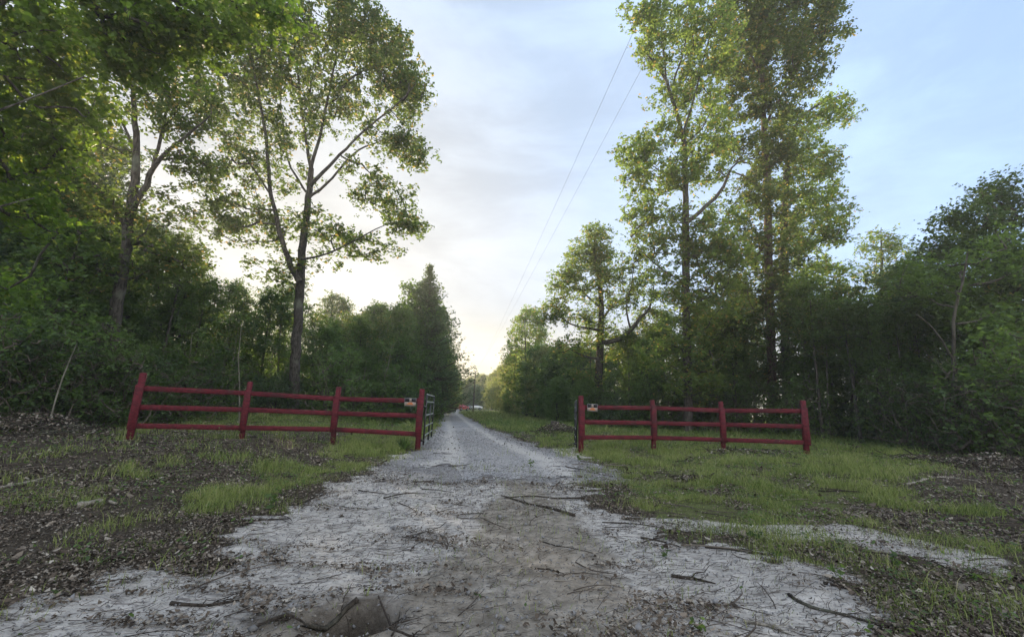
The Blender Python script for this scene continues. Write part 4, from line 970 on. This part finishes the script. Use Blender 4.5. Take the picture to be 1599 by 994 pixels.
def grass(n, d0, d1, hgt, wid, seed):
    rng = np.random.default_rng(seed); x, y, d = scatter(n, d0, d1, rng, pw=.6)
    s, g, mu, v = masks(x, y); tuft = sst(.40, .62, fbm(x*2.2, y*2.2, 61, 3))
    sp = sst(.46, .62, fbm(x*1.1, y*1.5, 67, 4)); near = sst(7.5, 5.0, d)
    p = np.clip(g*(.12+1.15*tuft)*(1-.6*s)*(1-near*.75*(1-sp))*(1-.25*near)+.012*s*(tuft > .6)+.05*tuft*(1-s)*(1-v)+.6*sum(np.exp(-((x-q[0])**2+(y-q[1])**2)/.04) for q in list(PL)+list(PR)), 0, 1); k = rng.uniform(0, 1, n) < p
    x, y, d, g, tuft = x[k], y[k], d[k], g[k], tuft[k]
    pb = 1+1.3*sum(np.exp(-((x-q[0])**2+(y-q[1])**2)/.05) for q in list(PL)+list(PR))
    return x, y, pb*hgt*(1-.35*sst(6, 3.5, d))*(.35+1.1*tuft*fbm(x*.9, y*.9, 64, 3)*1.3)*rng.lognormal(0, .35, len(x)), wid*rng.uniform(.7, 1.3, len(x))*np.maximum(1, d/9)
XY = [grass(420000, 2, 9, .075, .0045, 1), grass(420000, 8, 26, .10, .0075, 2), grass(160000, 20, 75, .16, .014, 3)]
x = np.concatenate([a[0] for a in XY]); y = np.concatenate([a[1] for a in XY]); h_ = np.concatenate([a[2] for a in XY]); w_ = np.concatenate([a[3] for a in XY]); n = len(x)
a = rng.uniform(0, 6.28, n); ln = rng.normal(0, .45, (n, 2))*h_[:, None]; z = ground_z(x, y)-.004
sx_ = np.cos(a)*w_/2; sy_ = np.sin(a)*w_/2
V = np.stack([np.stack([x-sx_, y-sy_, z], 1), np.stack([x+sx_, y+sy_, z], 1), np.stack([x+sx_*.7+ln[:, 0]*.4, y+sy_*.7+ln[:, 1]*.4, z+h_*.62], 1), np.stack([x-sx_*.7+ln[:, 0]*.4, y-sy_*.7+ln[:, 1]*.4, z+h_*.62], 1), np.stack([x+ln[:, 0], y+ln[:, 1], z+h_*.95], 1)], 1)
i5 = np.arange(n)[:, None]*5
tn = np.clip(rng.normal(.38, .2, n)+.5*(fbm(x*1.1, y*1.1, 91, 3)-.5), 0, 1)
o = mesh_np('grass', V.reshape(-1, 3), [i5+np.array([0, 1, 2, 3]), i5+np.array([3, 2, 4])], GRM, None, False, {'tint': np.repeat(tn, 5)})
tag(o, 'short tufted grass on both sides of the drive', 'grass', kind='stuff'); print('grass blades', n)

# fallen leaves: curled small sheets
LTM = m_simple('dry_leaves', [(.025, .020, .015), (.06, .045, .033), (.11, .086, .064), (.18, .15, .12), (.29, .255, .21), (.42, .39, .34)], .75, .1)
def litter(n, d0, d1, size, seed):
    rng = np.random.default_rng(seed); x, y, d = scatter(n, d0, d1, rng, pw=.7)
    s, g, mu, v = masks(x, y); cl = fbm(x*1.6, y*1.6, 81, 3)
    st_ = fbm(x*1.3+y*.5, y*4.2, 83, 4)
    p = np.clip((1-s*.985)*(1-.45*g)*(1-.97*v)*(.2+1.3*sst(.35, .6, cl))+s*(1-v)*(1-mu*.7)*.55*sst(.53, .68, st_), 0, 1); k = rng.uniform(0, 1, n) < p
    return x[k], y[k], size*rng.lognormal(-.12, .42, k.sum())*np.maximum(1, d[k]/11)
XY = [litter(170000, 1.8, 8, .023, 5), litter(190000, 7, 24, .034, 6)]
x = np.concatenate([a[0] for a in XY]); y = np.concatenate([a[1] for a in XY]); s_ = np.concatenate([a[2] for a in XY]); n = len(x)
T = np.array([(-.5, 0, .10), (-.2, .25, .0), (.25, .22, .02), (.5, 0, .16), (.25, -.22, .0), (-.2, -.25, .04)])
a = rng.uniform(0, 6.28, n); A = np.stack([np.cos(a), np.sin(a), rng.normal(0, .28, n)], 1); Bv = np.stack([-np.sin(a), np.cos(a), rng.normal(0, .35, n)], 1); C = np.cross(A, Bv)*rng.choice([-1, 1.0], n)[:, None]
base = np.stack([x, y, ground_z(x, y)+.012+rng.uniform(0, .02, n)], 1)
V = base[:, None]+s_[:, None, None]*(T[None, :, 0:1]*A[:, None]+T[None, :, 1:2]*Bv[:, None]+T[None, :, 2:3]*1.6*C[:, None])
f6 = np.arange(n)[:, None]*6+np.arange(6)[None]
o = mesh_np('leaf_litter', V.reshape(-1, 3), [f6], LTM, None, False, {'tint': np.repeat(np.clip(rng.beta(1.6, 2.2, n), 0, 1), 6)})
tag(o, 'brown and grey fallen leaves and bark chips on the forest floor', 'leaf litter', kind='stuff'); print('litter', n)

# low broad leaved ground cover
rng = np.random.default_rng(71); x, y, d = scatter(200000, 2.2, 30, rng, pw=.75); s, g, mu, v = masks(x, y); cl = fbm(x*1.3, y*1.3, 95, 4)
p = (1-v)*(1-.97*s)*sst(.50, .66, cl)*(.35+.3*g)+.25*sst(12, 16, y)*(1-v)*(1-s); k = rng.uniform(0, 1, len(x)) < p; x, y, d = x[k], y[k], d[k]
pos = np.stack([x, y, ground_z(x, y)+rng.gamma(2, .022, len(x))*(1+d/14)], 1)
o = leaves_mesh('ground_cover_leaves', pos, .035*np.maximum(1, d/9), LF['under'], None, 'oak', .05, 1.2, rng); tag(o, 'low green creepers and seedlings among the leaf litter and grass', 'ground cover', kind='stuff'); print('cover', len(x))

# twigs too many to count
TWM = m_simple('dead_twigs', [(.022, .018, .015), (.05, .040, .034), (.10, .085, .07), (.20, .18, .155)], .9)
def sticks(n, d0, d1, l0, seed, pfun):
    rng = np.random.default_rng(seed); x, y, d = scatter(n, d0, d1, rng, pw=.8); mk = masks(x, y); k = rng.uniform(0, 1, n) < pfun(*mk)
    x, y, d = x[k], y[k], d[k]; n = len(x); ln = np.minimum(l0*rng.lognormal(0, .6, n), .62); a = rng.normal(0, .75, n)
    c, s = np.cos(a), np.sin(a); r_ = np.maximum(.0018, ln*.013)*rng.uniform(.7, 1.4, n)*np.clip(d/6, 1, 1.3)
    t = np.linspace(-.5, .5, 5); bend = rng.normal(0, .10, n)
    px_ = x[:, None]+c[:, None]*t*ln[:, None]-s[:, None]*bend[:, None]*ln[:, None]*(1-4*t**2)+rng.normal(0, .012, (n, 5))*ln[:, None]
    py_ = y[:, None]+s[:, None]*t*ln[:, None]+c[:, None]*bend[:, None]*ln[:, None]*(1-4*t**2)+rng.normal(0, .012, (n, 5))*ln[:, None]
    pz_ = ground_z(px_, py_)+r_[:, None]*.9+rng.uniform(0, .01, n)[:, None]+np.abs(rng.normal(0, .02, (n, 1)))*(t+.5)
    rr = r_[:, None]*np.array([1, .95, .85, .7, .4])
    V = []
    for j in range(4):
        an = j*math.pi/2+.4; V.append(np.stack([px_-s[:, None]*rr*math.cos(an), py_+c[:, None]*rr*math.cos(an), pz_+rr*math.sin(an)], -1))
    V = np.stack(V, 2)           # n,5,4,3
    b0 = (np.arange(n)*20)[:, None, None]; ii = (np.arange(4)*4)[None, :, None]; jj = np.arange(4)[None, None]; j2 = (jj+1) % 4
    F = np.stack(np.broadcast_arrays(b0+ii+jj, b0+ii+j2, b0+ii+4+j2, b0+ii+4+jj), -1).reshape(-1, 4)
    return V.reshape(-1, 3), F, np.repeat(rng.beta(1.3, 2.2, n), 20)
VV = []; FF = []; TT = []; k0 = 0
for args in [(22000, 1.6, 9, .045, 7, lambda s, g, m, v: .20+.5*s*(1-m*.6)), (4200, 1.8, 11, .15, 8, lambda s, g, m, v: .10+.55*(1-s)*(1-v)+.16*s*(1-m)), (2600, 7, 24, .32, 9, lambda s, g, m, v: .8*(1-v)*(1-g*.8)*(1-s)), (500, 2, 10, .34, 10, lambda s, g, m, v: .05+.6*(1-s)*(1-v))]:
    v, f, t = sticks(*args); VV.append(v); FF.append(f+k0); TT.append(t); k0 += len(v)
o = mesh_np('twig_litter', np.concatenate(VV), [np.concatenate(FF)], TWM, None, False, {'tint': np.concatenate(TT)})
tag(o, 'small dead twigs strewn over the sand and the forest floor', 'twig litter', kind='stuff')

# gravel stones on the drive and crumbs of earth on the sand
STM = m_simple('gravel_stones', [(.12, .12, .12), (.22, .22, .226), (.32, .32, .33), (.46, .46, .465)], .85)
rng = np.random.default_rng(77)
def stones(n, d0, d1, size, pf, seed, az):
    rng = np.random.default_rng(seed); x, y, d = scatter(n, d0, d1, rng, az, pw=.7); mk = masks(x, y); tr_ = np.exp(-((np.abs(x-road_c(y))-.52*road_w(y))/.30)**2) if seed == 1 else 0*x; k = rng.uniform(0, 1, n) < pf(*mk)*(1-.88*tr_)
    return x[k], y[k], size*rng.lognormal(0, .35, k.sum())*np.maximum(1, d[k]/10), np.clip(rng.normal(.5, .25, k.sum()), 0, 1)
XS = [stones(90000, 5.5, 20, .010, lambda s, g, m, v: (.30*v+.02*s), 1, (-26, 18)), stones(24000, 1.6, 8, .0060, lambda s, g, m, v: .45*s, 2, (-55, 50)), stones(1200, 2, 9, .016, lambda s, g, m, v: .25*s, 4, (-45, 40))]
x, y, s_, tn = [np.concatenate([a[i] for a in XS]) for i in range(4)]; n = len(x)
tn[len(XS[0][0]):] *= .45
O = np.array([(1, 0, 0), (0, 1, 0), (-1, 0, 0), (0, -1, 0), (0, 0, .8), (0, 0, -.8)]); OF = np.array([(0, 1, 4), (1, 2, 4), (2, 3, 4), (3, 0, 4), (1, 0, 5), (2, 1, 5), (3, 2, 5), (0, 3, 5)])
V = np.stack([x, y, ground_z(x, y)+s_*.35+.008], 1)[:, None]+(O[None]*rng.uniform(.6, 1.3, (n, 6, 1))+rng.normal(0, .18, (n, 6, 3)))*s_[:, None, None]
o = mesh_np('gravel', V.reshape(-1, 3), [(np.arange(n)[:, None, None]*6+OF[None]).reshape(-1, 3)], STM, None, False, {'tint': np.repeat(tn, 6)})
tag(o, 'loose grey stones on the drive and crumbs of dirt on the sand', 'gravel', kind='stuff')

# ------------------------------------------------------------------ single sticks and branches on the ground
def branch_on_ground(label, pix, r, mat, seed, name='fallen_branch', lift=0.0, side=0, group=None, cat='branch', zs=None):
    rng = np.random.default_rng(seed); g_ = [G(*p) for p in pix]
    p = np.array([[a[0], a[1], gz(a[0], a[1])+r*.8+lift+(zs[i] if zs else 0), r*(1-.6*i/max(1, len(g_)-1))] for i, a in enumerate(g_)])
    b0 = p[0, :3].copy(); q = resample(p, .06); q[:, :2] += rng.normal(0, r*.35, (len(q), 2)); q[:, 3] *= rng.uniform(.85, 1.15, len(q))
    m_ = MB(); m_.tube(q[:, :3]-b0, q[:, 3], 8)
    for i in range(side):
        j = rng.integers(2, max(3, len(q)-2)); d = q[min(j+1, len(q)-1), :3]-q[j-1, :3]; d /= np.linalg.norm(d)+1e-9
        a = rng.choice([-1, 1])*rng.uniform(.4, 1.0); dv = np.array([d[0]*math.cos(a)-d[1]*math.sin(a), d[0]*math.sin(a)+d[1]*math.cos(a), rng.uniform(0, .35)])
        l = rng.uniform(.08, .35)*min(1, r*60); t = np.linspace(0, 1, 5)[:, None]; s = q[j, :3]-b0
        pts = s+dv*l*t+rng.normal(0, .008, (5, 3)); m_.tube(pts, np.linspace(q[j, 3]*.5, .0015, 5), 5)
    o = m_.build(name, mat, None, True); o.location = tuple(b0); tag(o, label, cat, group); return o
BR = [
 ('dark stick slanting across the drive entrance, thicker lower half', [(897, 799), (862, 790), (820, 780), (783, 770)], .020, 2),
 ('long straight stick lying across the drive entrance above the slanting one', [(912, 772), (870, 772), (830, 770), (788, 773)], .014, 1),
 ('thick dark limb curving over the burrow hole', [(560, 925), (510, 936), (450, 950), (395, 968)], .019, 4),
 ('forked dark stick left of the burrow', [(270, 929), (310, 930), (350, 926), (395, 918)], .012, 4),
 ('black branch reaching from the leaf litter onto the white sand', [(165, 868), (215, 860), (260, 857), (302, 868)], .022, 3),
 ('slim twig pointing up the white sand left of the drive', [(285, 888), (320, 878), (350, 868), (395, 852)], .009, 2),
 ('short dark stick at the edge of the sand left of the drive', [(472, 780), (490, 772), (512, 764)], .015, 1),
 ('flat dark stick along the edge of the sand near the grass patch', [(290, 808), (350, 806), (400, 804), (452, 803)], .014, 1),
 ('long thin root curling along the bottom right sand', [(1230, 920), (1265, 938), (1320, 950), (1400, 973), (1450, 985)], .012, 4),
 ('dark stick lying on white sand below the right grass', [(1050, 889), (1080, 893), (1115, 900)], .014, 2),
 ('long dark stick between the two right grass tufts', [(1100, 848), (1150, 855), (1210, 862)], .013, 2),
 ('black twig beside the small weed on the right sand', [(1000, 833), (1030, 838), (1060, 846)], .011, 1),
 ('pale bleached stick in the litter at the far left', [(0, 762), (35, 756), (80, 748)], .020, 1),
 ('thin stick poking from the brown litter on the left', [(148, 752), (190, 742), (240, 738)], .012, 1),
 ('small curved twig on damp dirt right of the middle', [(848, 838), (870, 845), (895, 848), (925, 856)], .006, 2),
 ('little forked twig near the bottom middle', [(612, 985), (622, 965), (626, 940)], .006, 4),
 ('crooked twig cluster beside the burrow', [(612, 972), (640, 985), (672, 990)], .008, 5),
 ('short stick on the pale sand at the right of the drive', [(836, 878), (860, 880), (880, 884)], .007, 1),
 ('long thin twig crossing the right sand under the grass', [(940, 808), (985, 812), (1030, 818)], .008, 2),
 ('greyish twig at the lower right corner of the sand', [(1160, 955), (1200, 962), (1235, 975)], .009, 3),
 ('bent root partly buried by the lower right tufts', [(1285, 905), (1330, 912), (1385, 930)], .012, 3),
 ('thin dark stick on the pale sand left of the damp patch', [(600, 772), (630, 766), (655, 765)], .010, 0),
 ('short black stick near the left grass edge', [(560, 760), (585, 764), (600, 765)], .009, 0),
 ('straight dark stick in the right litter', [(1300, 740), (1360, 735), (1420, 742)], .016, 3),
 ('greyish fallen limb in the right litter', [(1420, 768), (1470, 760), (1530, 766)], .020, 3),
]
DSTK = m_simple('dark_wet_wood', [(.020, .016, .014), (.020, .016, .014)], .8)
DSTK2 = bark_mat('old_stick_bark', (.020, .016, .013), (.065, .055, .046), 14)
PSTK = bark_mat('bleached_stick_bark', (.16, .145, .12), (.34, .32, .27), 14)
for i, (lab, pix, r, sd) in enumerate(BR):
    branch_on_ground(lab, pix, r, PSTK if ('pale bleached' in lab or 'greyish' in lab) else DSTK2, 300+i, side=sd)
branch_on_ground('short greenish grey rotting log lying in the litter left of the grass patch', [(122, 789), (142, 785), (160, 782), (182, 785)], .036, PSTK, 401, name='rotting_log', cat='log')
branch_on_ground('pale leaning dead limb propped in the weeds right of the shorter fence', [(1362, 702), (1385, 694), (1405, 684)], .022, PSTK, 402, zs=[0, .16, .45])

# leaning pale sapling stems drawn in place
def stem_tree(name, label, pts, d, mat, seed, leafmat=None, cat='sapling', nt_=5):
    rng = np.random.default_rng(seed); p = IP(pts, d); b = np.array(p[0][:3]); b[2] = gz(b[0], b[1]); root = empty(name, b); tag(root, label, cat)
    p = [(b[0], b[1], b[2]-.1, p[0][3])]+p[1:]
    top = np.array(p[-1][:3]); T = blob_targets([(top+np.array([0, 0, .1]), (.6, .6, .45), nt_)], rng)
    tubes, ends = grow([p], T, rng, .005); tubes = [[q-b, r] for q, r in tubes]; ends = [q-b for q in ends]
    wood_mesh(tubes, mat, root); leaves_mesh('crown', clump_leaves(ends, 40, .2, rng), .09, leafmat or LF['under'], root, 'oak', rng=rng)
stem_tree('sapling', 'pale bare sapling leaning away from the far end post of the long fence', [(76, 664, .021), (88, 622, .019), (98, 590, .016), (110, 560, .013), (121, 534, .008)], 10.5, BARKP, 61)
stem_tree('sapling', 'thin crooked pale sapling behind the long fence beside the second post', [(376, 650, .022), (374, 600, .020), (372, 560, .016), (378, 500, .010)], 15, BARKP, 62)
stem_tree('sapling', 'slim white stemmed sapling behind the first bay of the long fence', [(293, 648, .020), (293, 610, .018), (296, 560, .014), (300, 520, .008)], 15.5, BARKP, 63)
stem_tree('sapling', 'thin pale sapling behind the last bay of the long fence', [(595, 640, .035), (598, 600, .03), (606, 570, .022), (612, 540, .014)], 23, BARKP, 64)

# ------------------------------------------------------------------ heaps and weeds
def heap(label, c, rx, ry, h, n, seed, name='brush_pile', mats=(None, None), clods=True, ln=(.25, .9)):
    rng = np.random.default_rng(seed); root = empty(name, (c[0], c[1], gz(c[0], c[1]))); tag(root, label, 'brush pile')
    m_ = MB()
    for i in range(n):
        a, q = rng.uniform(0, 6.28), math.sqrt(rng.uniform(0, 1)); x, y = rx*q*math.cos(a), ry*q*math.sin(a); z = h*(1-q*q)*rng.uniform(.3, 1)+.03
        l = rng.uniform(*ln); b_ = rng.uniform(0, 6.28); e = rng.normal(0, .28); d = np.array([math.cos(b_)*math.cos(e), math.sin(b_)*math.cos(e), math.sin(e)])
        t = np.linspace(-.5, .5, 5)[:, None]; p = np.array([x, y, z])+d*l*t+rng.normal(0, .03*l, (5, 3)); p[:, 2] = np.maximum(p[:, 2], .01)
        r = rng.uniform(.004, .018); m_.tube(p, np.linspace(r, r*.4, 5), 5)
    m_.build('sticks', mats[0] or DSTK2, root, True)
    T = rng.normal(0, 1, (n*9, 3))*np.array([rx*.5, ry*.5, 0]); qq = np.clip(1-(T[:, 0]/rx)**2-(T[:, 1]/ry)**2, 0, 1); T[:, 2] = h*qq*rng.uniform(.3, 1.05, len(T))+.02
    leaves_mesh('dead_leaves', T, .06, LTM, root, 'oak', rng=rng, upb=.6)
    return root
heap('low heap of torn roots and dirt with a pale splinter left of the shorter fence', base_at(872, 19), 1.15, 1.0, .42, 150, 1)
heap('flat brown heap of dead leaves in the grass before the shorter fence', G(1095, 752), .55, .35, .08, 34, 2, ln=(.1, .35))
heap('low scatter of broken sticks in front of the shorter fence end', G(1180, 718), 1.6, .6, .10, 60, 3, ln=(.15, .5))
heap('tangled dark brush heap at the edge of the dark wood on the right', G(1560, 745), 1.2, 1.0, .35, 110, 4)
heap('thin tangle of dead brush below the pale crooked trunk', G(1450, 730), 1.5, .9, .14, 60, 5)
heap('dark tangle of fallen branches in the shade left of the long fence', base_at(40, 9.8), 2.0, .8, .5, 150, 6)
m_ = MB(); b = base_at(866, 20); rng = np.random.default_rng(5)
m_.tube([(0, 0, -.1), (0, 0, .2), (.02, 0, .5)], [.30, .22, .20], 14); o = m_.build('tree_stump', BARK, None, True); o.location = tuple(b); tag(o, 'short dark stump standing in the root heap beside the drive', 'stump')

def weed(seed, n=9, s=.10):
    rng = np.random.default_rng(seed); m_ = MB(); T = []
    pos = []
    for i in range(3):
        a = rng.uniform(0, 6.28); tip = np.array([math.cos(a)*s*.4, math.sin(a)*s*.4, s*rng.uniform(.7, 1.2)]); t = np.linspace(0, 1, 4)[:, None]
        m_.tube(tip*t, .0018, 4)
        for j in range(n//3+2): pos.append(tip*rng.uniform(.3, 1))
    return m_, np.array(pos)+rng.normal(0, s*.12, (len(pos), 3))
WP = []
for sd, s in ((1, .12), (2, .16), (3, .09)):
    root = empty('weed_plant', (0, 0, 0)); m_, pos = weed(sd, 12, s); m_.build('stem', LF['under'], root); leaves_mesh('leaves', pos, s*.42, LF['under'], root, 'oak', rng=np.random.default_rng(sd), upb=.8)
    WP.append(root)
spots = [(1040, 862, 'small weed on white sand nearest the drive on the right'), (905, 720, 'small weed at the gravel edge by the right grass'), (90, 925, 'weed on white sand near the bottom left corner'), (1180, 838, 'leafy weed beside the right grass edge'),
         (1310, 900, 'leafy weed among the lower right tufts'), (1250, 775, 'blue green weed in the grass before the shorter fence'), (200, 842, 'weed between litter and sand on the left'), (420, 790, 'weed in the left grass strip'),
         (1480, 800, 'weed in the litter below the dark right wood'), (1210, 868, 'weed in the sandy streak on the right'), (330, 790, 'dock weed in the left grass patch'), (1520, 900, 'bushy weed near the right edge of the ground'),
         (1090, 970, 'lone sprig at the bottom right of the sand'), (830, 728, 'tiny weed on the gravel edge'), (640, 742, 'tiny weed at the white sand left of the drive'), (1400, 880, 'weed beside the pale sandy strip')]
wl = {0: 0, 1: 0, 2: 0}
for i, (px, py, lab) in enumerate(spots):
    k = i % 3; g_ = G(px, py); o = WP[k] if wl[k] == 0 else copy_tree(WP[k]); wl[k] += 1
    o.location = (g_[0], g_[1], gz(g_[0], g_[1])); o.rotation_euler = (0, 0, i*1.7); sc_ = [.7, .9, .55, 1.0][i % 4]; o.scale = (sc_,)*3; tag(o, lab, 'weed', 'weeds on the sand and grass')

# ------------------------------------------------------------------ evening haze
hm_ = bpy.data.materials.new('haze_air'); hm_.use_nodes = True; t_ = hm_.node_tree; t_.nodes.clear()
ho = t_.nodes.new('ShaderNodeOutputMaterial'); hv = t_.nodes.new('ShaderNodeVolumePrincipled')
hv.inputs['Color'].default_value = (0.90, 0.95, 1.0, 1); hv.inputs['Density'].default_value = 0.0012; hv.inputs['Anisotropy'].default_value = 0.35
t_.links.new(hv.outputs[0], ho.inputs['Volume'])
m_ = MB(); m_.box((0, 105, 15.5), (520, 370, 34)); o = m_.build('haze', hm_); tag(o, 'thin pale evening haze between the trees', 'haze', kind='stuff')
